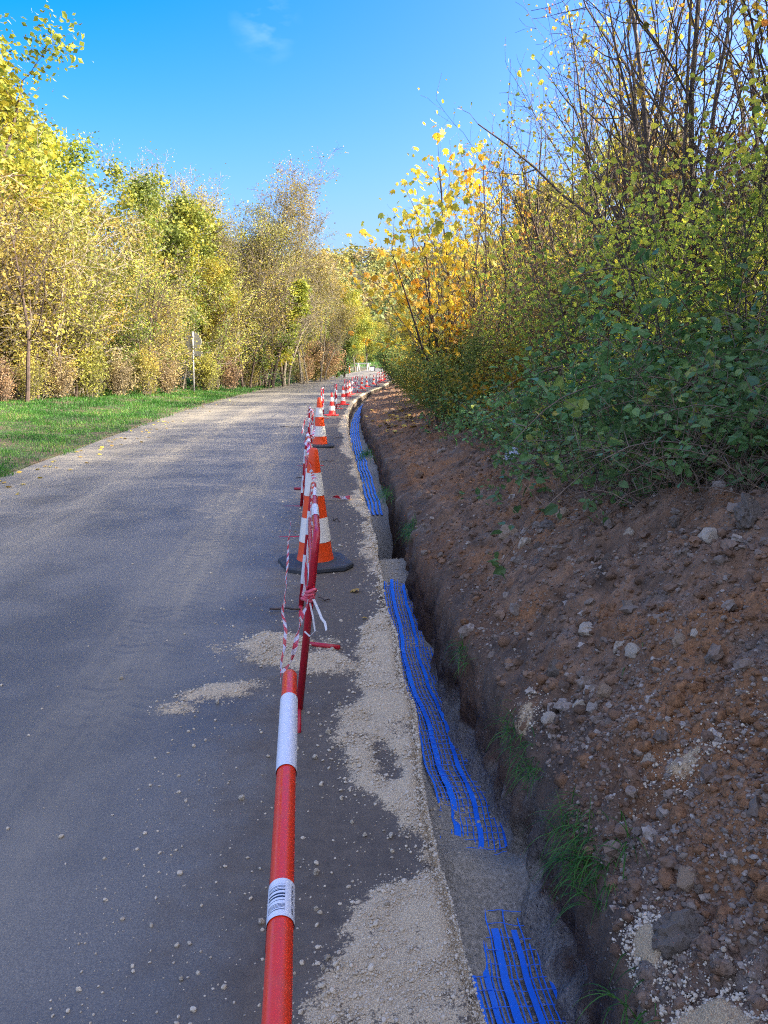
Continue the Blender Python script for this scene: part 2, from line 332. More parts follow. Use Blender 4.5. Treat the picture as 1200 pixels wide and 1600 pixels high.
M = {}
M['road'] = mat_road(); M['soil'] = mat_soil(); M['trench'] = mat_trench(); M['ground'] = mat_ground()
M['stone'] = mat_stone('stone', [(0, (.15, .115, .085)), (.22, (.28, .22, .165)), (.42, (.17, .095, .055)), (.60, (.42, .36, .29)), (.68, (.17, .12, .085)), (.86, (.26, .15, .085)), (1, (.20, .165, .13))])
M['sandstone'] = mat_stone('sand_pebble', [(0, (.56, .47, .33)), (.5, (.68, .58, .43)), (1, (.46, .38, .27))], (.42, .34, .24))
M['red'] = mat_plain('red_paint', (.80, .040, .012), .30, .35, (.36, .12, .07), .5, 16, 0.03)
M['crimson'] = mat_plain('crimson_paint', (.46, .012, .028), .35, .15, (.2, .05, .04), .5, 30, 0.02)
M['white'] = mat_plain('white_sleeve', (.72, .72, .74), .35, .06, (.4, .36, .3), .5, 25, 0)
M['cone_orange'] = mat_plain('cone_orange', (.90, .075, .008), .42, .18, (.30, .12, .06), .5, 25, .05)
M['cone_red'] = mat_plain('cone_red', (.78, .030, .022), .42, .12, (.3, .1, .06), .5, 25, .05)
M['cone_white'] = mat_plain('cone_white', (.88, .82, .72), .5, .4, (.25, .2, .15), .4, 22, .05)
M['rubber'] = mat_plain('black_rubber', (.045, .05, .058), .7, .5, (.13, .11, .09), .4, 12, .3)
M['blue'] = mat_plain('blue_plastic', (.012, .20, .92), .42, .15, (.10, .12, .16), .5, 30, 0)
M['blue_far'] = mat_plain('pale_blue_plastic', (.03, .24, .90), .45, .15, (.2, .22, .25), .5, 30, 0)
M['steel'] = mat_plain('galvanised_steel', (.26, .26, .26), .55, .35, (.26, .25, .22), .4, 6, .05)
M['sign_back'] = mat_plain('sign_back', (.36, .36, .34), .6, .3, (.25, .22, .16), .3, 5, .03)
M['black'] = mat_plain('black_paint', (.02, .02, .022), .5, .2, (.1, .09, .08), .4, 20, .1)
M['orange'] = mat_plain('orange_post', (.75, .12, .02), .5, .1, (.3, .1, .05), .4, 10, 0)
M['wood_white'] = mat_plain('weathered_white', (.60, .58, .54), .7, .3, (.3, .27, .22), .3, 10, .1)
M['bark'] = mat_bark('bark', (.055, .045, .034), (.16, .135, .10))
M['bark_dark'] = mat_bark('dark_bark', (.035, .024, .020), (.10, .066, .050))
M['bark_stem'] = mat_bark('stem_bark', (.055, .040, .033), (.15, .115, .09))
M['bark_tan'] = mat_bark('tan_twig', (.11, .092, .068), (.28, .235, .17))
M['bark_grey'] = mat_bark('grey_twig', (.13, .105, .085), (.30, .25, .19))
M['cane'] = mat_bark('dry_cane', (.10, .065, .040), (.24, .165, .105))

def mat_tape():
    m, nt, p, o = newmat('striped_tape'); uv = N(nt, 'ShaderNodeUVMap', uv_map='UVMap').outputs[0]; sp = N(nt, 'ShaderNodeSeparateXYZ'); nt.links.new(uv, sp.inputs[0])
    d = math_(nt, 'ADD', math_(nt, 'MULTIPLY', sp.outputs[1], 5.0), math_(nt, 'MULTIPLY', sp.outputs[0], .4))
    f = math_(nt, 'GREATER_THAN', math_(nt, 'FRACT', d), .5)
    c = mix(nt, f, (.80, .72, .74), (.74, .06, .10)); nt.links.new(c, p.inputs['Base Color']); p.inputs['Roughness'].default_value = .3
    t = nt.nodes.new('ShaderNodeBsdfTranslucent'); nt.links.new(c, t.inputs[0]); mx = nt.nodes.new('ShaderNodeMixShader'); mx.inputs[0].default_value = .3
    nt.links.new(p.outputs[0], mx.inputs[1]); nt.links.new(t.outputs[0], mx.inputs[2]); nt.links.new(mx.outputs[0], o.inputs[0]); return m
M['tape'] = mat_tape()
def mat_barcode():
    m, nt, p, o = newmat('barcode_sticker'); uv = N(nt, 'ShaderNodeUVMap', uv_map='UVMap').outputs[0]; sp = N(nt, 'ShaderNodeSeparateXYZ'); nt.links.new(uv, sp.inputs[0])
    x, y = sp.outputs[0], sp.outputs[1]        # x around the tube, y along it
    wn_ = N(nt, 'ShaderNodeTexWhiteNoise', noise_dimensions='1D'); nt.links.new(math_(nt, 'FLOOR', math_(nt, 'MULTIPLY', y, 64)), wn_.inputs['W'])
    bars = math_(nt, 'GREATER_THAN', wn_.outputs['Value'], .5)
    inb = math_(nt, 'MULTIPLY', math_(nt, 'MULTIPLY', math_(nt, 'GREATER_THAN', x, .30), math_(nt, 'LESS_THAN', x, .56)), math_(nt, 'MULTIPLY', math_(nt, 'GREATER_THAN', y, .15), math_(nt, 'LESS_THAN', y, .85)))
    w2 = N(nt, 'ShaderNodeTexWhiteNoise', noise_dimensions='2D'); cm = N(nt, 'ShaderNodeCombineXYZ')
    nt.links.new(math_(nt, 'FLOOR', math_(nt, 'MULTIPLY', y, 60)), cm.inputs[0]); nt.links.new(math_(nt, 'FLOOR', math_(nt, 'MULTIPLY', x, 90)), cm.inputs[1]); nt.links.new(cm.outputs[0], w2.inputs['Vector'])
    txt = math_(nt, 'MULTIPLY', math_(nt, 'GREATER_THAN', w2.outputs['Value'], .42), math_(nt, 'MULTIPLY', math_(nt, 'MULTIPLY', math_(nt, 'GREATER_THAN', x, .66), math_(nt, 'LESS_THAN', x, .70)), math_(nt, 'MULTIPLY', math_(nt, 'GREATER_THAN', y, .12), math_(nt, 'LESS_THAN', y, .88))))
    f = math_(nt, 'MAXIMUM', math_(nt, 'MULTIPLY', bars, inb), txt)
    nt.links.new(mix(nt, f, (.72, .73, .76), (.03, .03, .04)), p.inputs['Base Color']); p.inputs['Roughness'].default_value = .35; return m
M['barcode'] = mat_barcode()

# leaf colours (real leaf colours; light comes from sun and sky)
M['lf_bramble'] = mat_leaf('bramble_leaf', [(0, (.065, .14, .045)), (.45, (.125, .25, .075)), (.75, (.19, .33, .09)), (.90, (.31, .37, .07)), (1, (.52, .40, .06))], .35, .42, .03, .3)
M['lf_shrub'] = mat_leaf('shrub_leaf', [(0, (.13, .20, .035)), (.4, (.32, .40, .06)), (.75, (.58, .58, .07)), (1, (.76, .62, .07))], .58, .5)
M['lf_hedge'] = mat_leaf('hedge_leaf', [(0, (.075, .14, .035)), (.5, (.15, .23, .05)), (.85, (.29, .32, .06)), (1, (.56, .42, .06))], .4, .5)
M['lf_sapling'] = mat_leaf('sapling_leaf', [(0, (.18, .19, .035)), (.5, (.44, .38, .05)), (.8, (.64, .46, .06)), (1, (.52, .22, .04))], .58, .5)
M['lf_maple'] = mat_leaf('maple_leaf', [(0, (.16, .19, .03)), (.3, (.40, .33, .035)), (.75, (.60, .38, .03)), (1, (.52, .22, .02))], .5, .5, .02, .2)
M['lf_brown'] = mat_leaf('withered_leaf', [(0, (.10, .055, .025)), (.6, (.22, .12, .05)), (1, (.32, .20, .07))], .35, .7)
M['lf_russet'] = mat_leaf('russet_leaf', [(0, (.16, .085, .05)), (.5, (.30, .165, .09)), (1, (.40, .25, .11))], .35, .65)
M['lf_yellow'] = mat_leaf('yellow_green_leaf', [(0, (.12, .16, .028)), (.4, (.26, .275, .038)), (.8, (.42, .36, .04)), (1, (.50, .35, .04))], .45, .55)
M['lf_green'] = mat_leaf('green_leaf', [(0, (.09, .125, .03)), (.5, (.19, .225, .04)), (.85, (.36, .34, .05)), (1, (.52, .42, .06))], .45, .55)
M['lf_ochre'] = mat_leaf('ochre_leaf', [(0, (.12, .135, .035)), (.5, (.29, .265, .06)), (1, (.46, .33, .07))], .4, .6)
M['lf_olive'] = mat_leaf('olive_leaf', [(0, (.15, .15, .035)), (.5, (.31, .28, .06)), (1, (.46, .38, .075))], .4, .75)
M['lf_tan'] = mat_leaf('tan_leaf', [(0, (.15, .105, .065)), (.5, (.27, .19, .11)), (1, (.40, .29, .12))], .35, .65)
M['lf_dark'] = mat_leaf('evergreen_leaf', [(0, (.05, .10, .022)), (.6, (.12, .20, .035)), (1, (.26, .32, .05))], .3, .5)
M['lf_far'] = mat_leaf('far_wood_leaf', [(0, (.085, .115, .04)), (.35, (.20, .20, .055)), (.65, (.36, .27, .075)), (.85, (.40, .25, .09)), (1, (.20, .17, .12))], .3, .7)
M['grass'] = mat_leaf('grass_blade', [(0, (.020, .078, .012)), (.5, (.052, .175, .022)), (.85, (.11, .25, .035)), (1, (.30, .28, .10))], .45, .5, 0, 0)
M['fallen'] = mat_leaf('fallen_leaf', [(0, (.55, .42, .05)), (.5, (.50, .33, .06)), (1, (.40, .28, .14))], .2, .6, .03, .4)

# ------------------------------------------------------------------ the lie of the land
xL = curve([(-8, -4.9), (0, -5.05), (5, -5.3), (11.2, -5.67), (15, -6.0), (24, -6.8), (42, -7.55), (60, -7.5), (73, -7.0), (90, -5.3), (105, -3.6), (120, -.8), (140, 6.5), (165, 20)])
xT0 = curve([(-8, .55), (0, .33), (1.67, .28), (2.37, .20), (3.33, .15), (4.22, .09), (5.94, -.01), (7.5, -.10), (9.3, -.22), (13.1, -.48), (17.9, -.80), (24.4, -1.11), (32, -1.25), (37, -1.2), (46.4, -.76), (55, -.05), (66, .5), (80, 1.4), (95, 2.8), (110, 5.0), (125, 8.4), (140, 14), (165, 28)])
def xT(y): y = np.asarray(y, float); return xT0(y) + .03 * fbm(y * 1.8, y * 0 + 9, 4, 91)
xTR0 = curve([(-8, .92), (0, .66), (1.67, .62), (2.15, .62), (2.7, .60), (3.68, .52), (4.65, .42), (5.85, .31), (8.9, .16), (15.1, -.13), (21.8, -.56), (27.8, -.82), (37, -.78), (46, -.3), (55, .4), (66, .95), (80, 1.9), (95, 3.3), (165, 28.5)])
def xR(y): return np.maximum(xTR0(y) + .035 + .05 * fbm(y * 2.2, y * 0 + 3.1, 4, 5) + .022 * fbm(y * 9, y * 0 + 1.1, 3, 6), xT(y) + .2)
xC = curve([(-8, 2.4), (0, 1.95), (3.4, 1.75), (4.9, 1.66), (7.6, 1.78), (11.4, 1.9), (17.5, 1.5), (24, 1.2), (31, 1.05), (45, 1.25), (60, 2.1), (80, 3.6), (100, 6), (165, 32)])
zC = curve([(-8, 1.1), (0, 1.05), (3.4, .98), (4.6, .78), (7.6, .60), (11.4, .50), (17, .40), (31, .30), (60, .18), (165, .1)])
def zr(y): y = np.asarray(y, float); return np.where(y < 60, 0, np.where(y < 150, .00024 * (y - 60)**2, 1.944 + .0432 * (y - 150)))
def zheap(x, y, fine=True):
    x = np.asarray(x, float); y = np.asarray(y, float)
    a = xR(y); c = xC(y); h = zC(y); t = np.clip((x - a) / (c - a), -.2, 1)
    z = .02 + h * (np.clip(t, 0, 1) * 1.25 - .25 * np.clip(t, 0, 1)**2) + ss(0, .04, x - a) * .02
    over = np.maximum(x - c, 0); slope = .26
    z = z + slope * np.minimum(over, 12) + .12 * np.maximum(over - 12, 0) - .14 * ss(.0, .35, over) * ss(2.4, .6, over)
    amp = ss(0, .25, x - a)
    z = z + amp * (.09 * fbm(x * 1.6, y * 1.6, 3, 11) + .085 * fbm(x * 5, y * 5, 3, 21))
    if fine: z = z + (.35 + .65 * amp) * (.036 * fbm(x * 22, y * 22, 3, 31) + .05 * (np.maximum(fbm(x * 9 + 5, y * 9, 2, 37), .2) - .2) + .022 * (np.maximum(fbm(x * 14, y * 14, 2, 41), .25) - .25))
    return z + zr(y)
def zverge(x, y):
    d = np.maximum(xL(y) - x, 0)
    return zr(y) + .02 + .30 * ss(.1, 6, d) + .06 * np.maximum(d - 6, 0) * ss(6, 12, d) + .05 * fbm(x * .9, y * .9, 3, 61) * ss(.1, .8, d)
WS = curve([(-8, .35), (1.0, .40), (1.7, .42), (2.15, .22), (2.45, .10), (2.75, .22), (3.1, .36), (3.5, .30), (3.8, .18), (4.2, .24), (4.6, .22), (4.9, .05), (5.6, .05), (6.5, .12), (7.2, .10), (8, .04), (8.8, .16), (9.5, .18), (10.2, .05), (11.5, .14), (12.8, .05), (14.5, .25), (17, .12), (19, .25), (22, .2), (60, .2), (165, .2)])
def sandmask(x, y):
    e = xT(y) - x
    w = WS(y) + .10 * fbm(x * 5, y * 5, 3, 71)
    s = ss(w + .09, w - .05, e) * np.clip(.92 + .6 * fbm(x * 3.1 + 4, y * 3.1, 3, 77), .40, 1)
    def blob(cx, cy, rx, ry, ang, k=1.0):
        c, s_ = math.cos(ang), math.sin(ang); dx = (x - cx) * c + (y - cy) * s_; dy = -(x - cx) * s_ + (y - cy) * c
        q = np.sqrt((dx / rx)**2 + (dy / ry)**2) + .5 * fbm(x * 7, y * 7, 3, 81); return k * ss(1.25, .45, q)
    b = np.maximum.reduce([blob(-.62, 4.22, .34, .26, .3, .9), blob(-.40, 4.05, .26, .18, 0, .8), blob(-.84, 3.60, .24, .13, .5, .85), blob(-.98, 3.40, .12, .08, 0, .6), blob(-.2, 3.95, .2, .1, 0, .6)])
    hole = .75 * blob(.02, 2.93, .06, .14, .2) + blob(-.05, 2.35, .22, .22, 0, .8)
    return np.clip(np.maximum(s, b) - hole, 0, 1)

rows = [-6, -4.5, -3, -2, -1.2, -.5]; y = 0.0
while y < 165: rows.append(y); y += min(max(.028, .0075 * y), .9)
YR = np.array(rows)

# road and shoulder, one sheet from the left verge to the lip of the trench
def build_road():
    tr = np.concatenate([np.linspace(0, 1.1, 46), 1.1 + (np.arange(1, 32) / 31.0) ** 1.15 * 0.9])     # 0..1.1 metres absolute, then stretched to the verge
    X = np.zeros((len(YR), len(tr))); a = xT(YR); b = xL(YR); W = a - b
    for k, q in enumerate(tr): X[:, k] = a - (q if q <= 1.1 else 1.1 + (q - 1.1) / .9 * (W - 1.1))
    Y = np.repeat(YR[:, None], len(tr), 1); e = a[:, None] - X
    X = X + .10 * fbm(Y * .9, Y * 0 + 4, 4, 93) * ss(.5, 0, X - b[:, None])
    S = sandmask(X, Y)
    Z = .004 + zr(Y) + .020 * S * (1 + .6 * fbm(X * 9, Y * 9, 3, 95)) + .006 * fbm(X * 4, Y * 4, 3, 96) * ss(1.1, .3, e) - .05 * ss(.05, 0, e) + .045 * np.sin(np.clip((X - b[:, None]) / W[:, None], 0, 1) * math.pi)
    g = G(); uv = np.stack([e, Y], -1).reshape(-1, 2); grid(g, X[:, ::-1], Y[:, ::-1], Z[:, ::-1], uv.reshape(len(YR), -1, 2)[:, ::-1].reshape(-1, 2))
    o = g.obj('road', M['road'], smooth=True, use_uv=True, vattr={'sand': S[:, ::-1].ravel()}); tag(o, kind='structure')
def zroad(x, y):
    a = xT(y); b = xL(y); S = sandmask(x, y)
    return .004 + zr(y) + .020 * S + .045 * np.sin(np.clip((x - b) / (a - b), 0, 1) * math.pi)
build_road()

YH = [-6, -4, -2, -1, -.4]; y = 0.0
while y < 110: YH.append(y); y += max(.012, .005 * y)
YH = np.array(YH)
def floorz(y):
    return curve([(-8, -.45), (1, -.45), (2.5, -.455), (2.8, -.43), (3.0, -.45), (6.4, -.43), (6.75, -.36), (7.1, -.30), (7.45, -.33), (7.6, -.62), (10.6, -.60), (11.2, -.52), (13, -.46), (25, -.45), (60, -.42), (165, -.3)])(y)
def build_trench():
    y = YH; a = xT(y); b = xR(y); nw, nf = 20, 22; n = len(y)
    X = np.zeros((n, nw + nf)); Z = np.zeros_like(X); S = np.zeros_like(X); fz = floorz(y); lip = zheap(b + .0, y) + .03
    for k in range(nw):
        t = k / nw; X[:, k] = a - .02 + .05 * t + .03 * fbm(y * 5, y * 0 + t * 3, 4, 101) * math.sin(math.pi * t); Z[:, k] = -.03 + (fz + .03) * t; S[:, k] = .55 * (t > .7) + .35 * np.clip(1.2 - 3 * t, 0, 1) + .25 * fbm(y * 1.5, y * 0 + 2, 3, 103)
    fil = np.interp(y, [0, 2.2, 2.7, 3.6, 4.6, 5.5, 7, 165], [.05, .08, .20, .22, .16, .05, .03, .05])
    for k in range(nf):
        t = k / (nf - 1); X[:, nw + k] = a + .03 + (b - a + .03) * t
        dune = .016 * fbm(X[:, nw + k] * 9, y * 7, 4, 105) + .022 * fbm(X[:, nw + k] * 3, y * 2.1, 2, 107)
        bury = .055 * np.exp(-((y - 2.82 + .1 * (t - .5)) / .13)**2) + .05 * np.exp(-((t - .2) / .18)**2) * np.exp(-((y - 2.55) / .5)**2)
        Z[:, nw + k] = fz + dune + bury + fil * max(0, (t - .68) / .28)**2; S[:, nw + k] = 1.0
    Y = np.repeat(y[:, None], X.shape[1], 1); Z = Z + zr(Y); g = G(); grid(g, X, Y, Z)
    o = g.obj('trench', M['trench'], smooth=True, vattr={'sand': np.clip(S, 0, 1).ravel()}); tag(o, kind='structure')
build_trench()
def build_heap():
    """spoil heap with the right wall of the trench below it, one sheet"""
    y = YH; nc = 200; nw = 22; q = np.linspace(0, 1, nc); n = len(y)
    a = xR(y); w = (xC(y) - a) + 1.6; X = a[:, None] + w[:, None] * q[None]**1.08; Y = np.repeat(y[:, None], nc, 1); Z = zheap(X, Y)
    def bl(cx, cy, rx, ry): return ss(1.35, .35, np.sqrt(((X - cx) / rx)**2 + ((Y - cy) / ry)**2) + .55 * fbm(X * 8, Y * 8, 4, 121))
    S = np.maximum.reduce([bl(.735, 1.50, .10, .09), bl(.70, 1.80, .035, .08), bl(.98, 2.30, .07, .05) * .55, bl(.62, 3.2, .07, .1) * .5])
    Z = Z + .035 * S
    fz = floorz(y) + zr(y) - .06; Xw = np.zeros((n, nw)); Zw = np.zeros((n, nw)); Sw = np.zeros((n, nw)); sand = np.interp(y, [0, 2.4, 3, 5, 6], [.35, .9, 1, .8, .15])
    for k in range(nw):
        t = k / nw; e = math.sin(math.pi * t)**.7
        Xw[:, k] = a - .015 * math.sin(math.pi * t) - .015 * (1 - t) + e * (.065 * fbm(y * 3.4, y * 0 + t * 2.2, 3, 109) + .040 * fbm(y * 12, y * 0 + t * 5, 3, 110)) - sand * .10 * max(0, 1 - t * 2.6)**1.5
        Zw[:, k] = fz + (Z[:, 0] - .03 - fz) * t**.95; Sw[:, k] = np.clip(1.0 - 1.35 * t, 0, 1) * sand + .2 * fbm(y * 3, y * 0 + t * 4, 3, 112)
    Z[:, 0] -= .012
    XX = np.concatenate([Xw, X], 1); YY = np.repeat(y[:, None], nw + nc, 1); ZZ = np.concatenate([Zw, Z], 1)
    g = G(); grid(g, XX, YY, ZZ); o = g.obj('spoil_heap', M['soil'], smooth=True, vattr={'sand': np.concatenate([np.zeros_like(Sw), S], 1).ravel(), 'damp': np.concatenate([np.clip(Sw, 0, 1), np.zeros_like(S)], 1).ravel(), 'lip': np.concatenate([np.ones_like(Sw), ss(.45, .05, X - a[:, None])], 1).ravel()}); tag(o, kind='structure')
build_heap()
def build_ground():
    ys = np.concatenate([[-120, -60, -30, -15, -6], np.arange(-3, 30, .6), np.arange(30, 165, 1.5), np.arange(165, 260, 8), np.arange(260, 900, 25)])
    yc = np.clip(ys, -8, 165); Ls = np.concatenate([[400, 250, 150, 90, 60, 40, 28, 20, 15, 12], np.arange(10, 1, -.5), [.7, .45, .3, .15, .0]]); Rs = np.concatenate([[0, .05, .2, .5, 1.0, 1.5], np.arange(2, 12, .7), [14, 18, 24, 34, 50, 80, 150, 250, 400]])
    a = xL(yc); b = xC(yc) + .9; X = np.concatenate([a[:, None] - Ls[None], np.stack([a + .25, b - .25], 1), b[:, None] + Rs[None]], 1); Y = np.repeat(ys[:, None], X.shape[1], 1)
    nl = len(Ls); Z = np.zeros_like(X); Yc = np.clip(Y, -8, 165)
    Z[:, :nl] = zverge(X[:, :nl], Yc[:, :nl]); Z[:, nl + 2:] = zheap(X[:, nl + 2:], Yc[:, nl + 2:], False) - .03
    Z[:, nl:nl + 2] = zr(Y[:, nl:nl + 2]) - 1.3 * (ys < 165)[:, None]
    far = ss(150, 190, Y); Z = Z * (1 - far) + far * (zr(np.minimum(Y, 190)) + .3 * fbm(X * .05, Y * .05, 3, 131))
    hill = 46 * ss(190, 430, Y + .25 * X) * (1 + .25 * fbm(X * .012, Y * .012, 3, 133)); Z = Z + hill
    g = G(); grid(g, X, Y, Z); o = g.obj('ground', M['ground'], smooth=True); tag(o, kind='structure'); return o
build_ground()
def zfar(x, y):
    x = np.asarray(x, float); y = np.asarray(y, float)
    return zr(np.minimum(y, 190)) + 46 * ss(190, 430, y + .25 * x) * (1 + .25 * fbm(x * .012, y * .012, 3, 133))
#PART2
# ------------------------------------------------------------------ road works: barriers, cones, tape, mesh
def barrier(loc, ang, lean, label, length=1.6, far=False, near=False, colour=None, folded=False):
    """ang: heading of its length from +Y (radians, left positive); lean: tilt of the top towards +X."""
    root = empty('work_barrier', loc, 0, (0, 0, ang)); tag(root, label, 'barrier', 'red and white barriers along the trench')
    c = colour or M['crimson']; H = .87; r = .0185; Rc = .085; ln = math.tan(lean)
    P = [(0, 0, .02)]
    P += [(0, 0, H - Rc - .02)] + [(0, Rc - Rc * math.cos(t), H - Rc + Rc * math.sin(t)) for t in np.linspace(0, math.pi / 2, 8)]
    P += [(0, s, H) for s in np.linspace(Rc + .1, length - Rc - .1, 6)]
    P += [(0, length - Rc + Rc * math.sin(t), H - Rc + Rc * math.cos(t)) for t in np.linspace(0, math.pi / 2, 8)] + [(0, length, H - Rc - .02), (0, length, .02)]
    sh = lambda p: (p[0] + p[2] * ln, p[1], p[2])
    g = G(); path_tube(g, [sh(p) for p in P], r, 20 if near else 10); g.obj('frame', M['red'] if near else c, root, smooth=True)
    g = G()
    for zz in ((.63,) if near or folded else (.60, .32)): path_tube(g, [sh((0, s, zz)) for s in np.linspace(.0, length, 4)], r * .62, 8)
    rl = g.obj('mid_rail', c, root, smooth=True)
    if not near and not folded:
        for s in (.35, .70): g = G(); path_tube(g, [sh((0, s * length, zz)) for zz in (.32, .60)], r * .6, 8); g.obj('upright', c, root, smooth=True)
    def sleeve(a, b, pts, rr):
        g = G(); path_tube(g, pts, rr, 20 if near else 10, caps=False); return g.obj('reflective_sleeve', M['white'], root, smooth=True)
    if near:
        sleeve(0, 0, [sh((0, s, H)) for s in np.linspace(1.06, 1.39, 4)], r + .0022)
        sleeve(0, 0, [sh((0, s, .63)) for s in np.linspace(.70, 1.36, 4)], r * .62 + .002)
    else:
        for a_, b_ in ((.42, .72), (1.0, 1.3)): sleeve(0, 0, [sh((0, s, H)) for s in np.linspace(a_, b_, 3)], r + .002)
        for yy in ((0, length) if not folded else (length,)):
            for a_, b_ in ((.18, .38), (.52, .68)): sleeve(0, 0, [sh((0, yy, zz)) for zz in np.linspace(a_, b_, 3)], r + .002)
        sleeve(0, 0, [sh((0, s, .60)) for s in np.linspace(.15, .5, 3)], r * .62 + .002)
    for yy in (0, length):
        g = G(); path_tube(g, [(-.22, yy, .016), (.22, yy, .016)] if not folded else [(0, yy - .24, .016), (0, yy + .24, .016)], .014, 8); g.obj('foot', c, root, smooth=True)
    return root
HD = math.atan2(.105, 1.0)
b0 = barrier((-.078 - .87 * .085, .30, .0), HD, math.atan(.085), 'nearest glossy red barrier with white sleeve and barcode sticker on its top rail', near=True, folded=True)
# barcode sticker wrapped round the upper side of the nearest rail
def sticker():
    g = G(); k = 24; rr = .0185 + .0016; an = np.linspace(-.35 * math.pi, 1.35 * math.pi, k); V = []; U = []
    for j, s in enumerate(np.linspace(.645, .725, 4)):
        for i, t in enumerate(an): V.append((.87 * .085 - rr * math.cos(t), s, .87 + rr * math.sin(t))); U.append((i / (k - 1), j / 3))
    i = (np.arange(3)[:, None] * k + np.arange(k - 1)[None]); F = np.stack([i, i + 1, i + k + 1, i + k], -1).reshape(-1, 4)
    g.add(V, F, uv=U); o = g.obj('barcode_sticker', M['barcode'], b0, smooth=True, use_uv=True); o['label'] = 'white barcode sticker wrapped round the red rail'
sticker()
barrier((-.41, 3.44, .0), math.atan2(.16, 1.6), .115, 'crimson barrier leaning in front of the nearest big orange cone', folded=True)
barrier((-.78, 7.15, .0), math.atan2(.18, 1.6), .10, 'crimson barrier between the two big orange cones, end post seen just behind the nearer cone')
barrier((-1.19, 12.3, .0), math.atan2(.2, 1.6), .06, 'crimson barrier end-on with knotted tape beside the second big orange cone')
for (px, Y, dx, lb) in ((506, 23.0, -.04, 'red and white barrier standing just behind the second big orange cone'), (529, 28.0, -.10, 'red and white barrier behind the first small red cone'),
                        (541, 36.5, .02, 'red and white barrier rising behind the pair of small cones halfway along'), (552, 41.8, .16, 'red and white barrier ahead of the gap before the row of far small cones'),
                        (557, 45.5, .25, 'red and white barrier left of the first cone in the far row'), (579, 54.5, .3, 'red and white barrier in the middle of the far cone row'), (591, 63.0, .45, 'red and white barrier near the far end of the cone row'), (600, 69.0, .6, 'farthest red and white barrier, rail running into the hedge')):
    x = (px - 600) / 1200 * (Y + .25); barrier((x - .05, Y, float(zr(Y)) + .01), -dx, .02, lb)

def cone(loc, h, big, label, rz=0.0, lean=0.0):
    root = empty('traffic_cone', loc, 0, (lean, lean * .5, rz)); tag(root, label, 'cone', 'big orange cones' if big else 'small red and white cones')
    k = h / .97; bw = .55 if big else .58
    r0, r1 = .148 * k, .033 * k
    rad = lambda z: r0 + (r1 - r0) * (z - .05 * k) / (h - .05 * k)
    g = G(); box(g, (0, 0, .024 * k + .002), (bw * k, bw * k, .048 * k), 0, 0, .10 * k); lathe(g, [(.185 * k, .046 * k), (.165 * k, .062 * k), (.14 * k, .064 * k)], 28); g.obj('base', M['rubber'] if big else M['cone_red'], root)
    g = G(); z0 = .05 * k; prof = [(r0 * 1.06, z0), (r0, z0 + .03 * k)] + [(rad(z), z) for z in np.linspace(z0 + .06 * k, h - .012, 12)] + [(r1 * .82, h), (r1 * .5, h), (r1 * .5, h - .05)]
    lathe(g, prof, 32); g.obj('body', M['cone_orange'] if big else M['cone_red'], root, smooth=True)
    for a, b in ((.18, .395), (.59, .79)):
        g = G(); za, zb = z0 + (h - z0) * a, z0 + (h - z0) * b; lathe(g, [(rad(z) + .0025, z) for z in np.linspace(za, zb, 4)], 32); g.obj('reflective_band', M['cone_white'], root, smooth=True)
cone((-.565, 6.13, .01), .97, True, 'nearest big orange cone with two scuffed white bands on a black rubber base', .35)
cone((-1.27, 15.2, .015), .97, True, 'second big orange cone, farther off, with tape hanging across it', .1)
for i, (px, py, lb) in enumerate(((520, 650, 'small red and white cone nearest to the camera, right of the second big orange cone'), (537, 633, 'small red and white cone just behind the nearest small cone'), (543, 620, 'small cone left half of the close pair halfway along the trench'), (547, 617, 'small cone right half of the close pair halfway along the trench'),
                          (566, 608, 'small cone first of the far row after the gap'), (573.5, 605, 'small cone second of the far row after the gap'), (584, 601, 'wider looking small cone third of the far row'), (593, 598, 'small cone fourth of the far row, beside a barrier post'), (597, 596.5, 'small cone last but one of the far row'), (601, 594.5, 'farthest small cone where the row meets the hedge'))):
    Y = HC / math.tan(PITCH + math.atan((py - 800) / 1200)); x = (px - 600) / 1200 * (Y + .2); cone((x, Y, float(zroad(x, Y))), .72, False, lb, i * .7, .02 * ((i % 3) - 1))

def ribbon(name, P, w, label, cat, group=None, mat='tape', twist=0.0, up=(0, 0, 1), sides=(1, 0, 0), t=.0008):
    P = np.asarray(P, float); n = len(P); g = G(); V = []; U = []; Ls = 0
    for i in range(n):
        if i: Ls += np.linalg.norm(P[i] - P[i - 1])
        a = twist * i / n; d = np.array(sides) * math.cos(a) + np.array(up) * math.sin(a); nn = np.array(up) * math.cos(a) - np.array(sides) * math.sin(a)
        for sx, sz in ((-1, -1), (1, -1), (1, 1), (-1, 1)): V.append(P[i] + d * w / 2 * sx + nn * t * sz); U.append(((sx + 1) / 2, Ls))
    b = np.arange(n - 1)[:, None] * 4; i = np.arange(4)[None]; j = (np.arange(4) + 1)[None] % 4
    F = [np.stack([b + i, b + j, b + 4 + j, b + 4 + i], -1).reshape(-1, 4), np.array([[3, 2, 1, 0]]), np.arange(4)[None] + (n - 1) * 4]
    g.add(V, F, uv=U); o = g.obj(name, M[mat], use_uv=True); return tag(o, label, cat, group)
def sag(a, b, s, n=24, wob=0.01, seed=0):
    t = np.linspace(0, 1, n)[:, None]; P = np.array(a) * (1 - t) + np.array(b) * t; P[:, 2] -= s * 4 * (t * (1 - t))[:, 0]
    P[:, 0] += wob * fbm(t[:, 0] * 6, t[:, 0] * 0 + seed, 3, 7 + seed); P[:, 2] += wob * fbm(t[:, 0] * 5, t[:, 0] * 0 + seed + 5, 3, 9 + seed); return P
GT = 'red and white barrier tapes'
ribbon('barrier_tape', sag((-.262, 1.87, .862), (-.352, 3.425, .60), .03, wob=.012), .016, 'twisted tape from the nearest rail to the knot on the leaning barrier', 'tape', GT, twist=9.0)
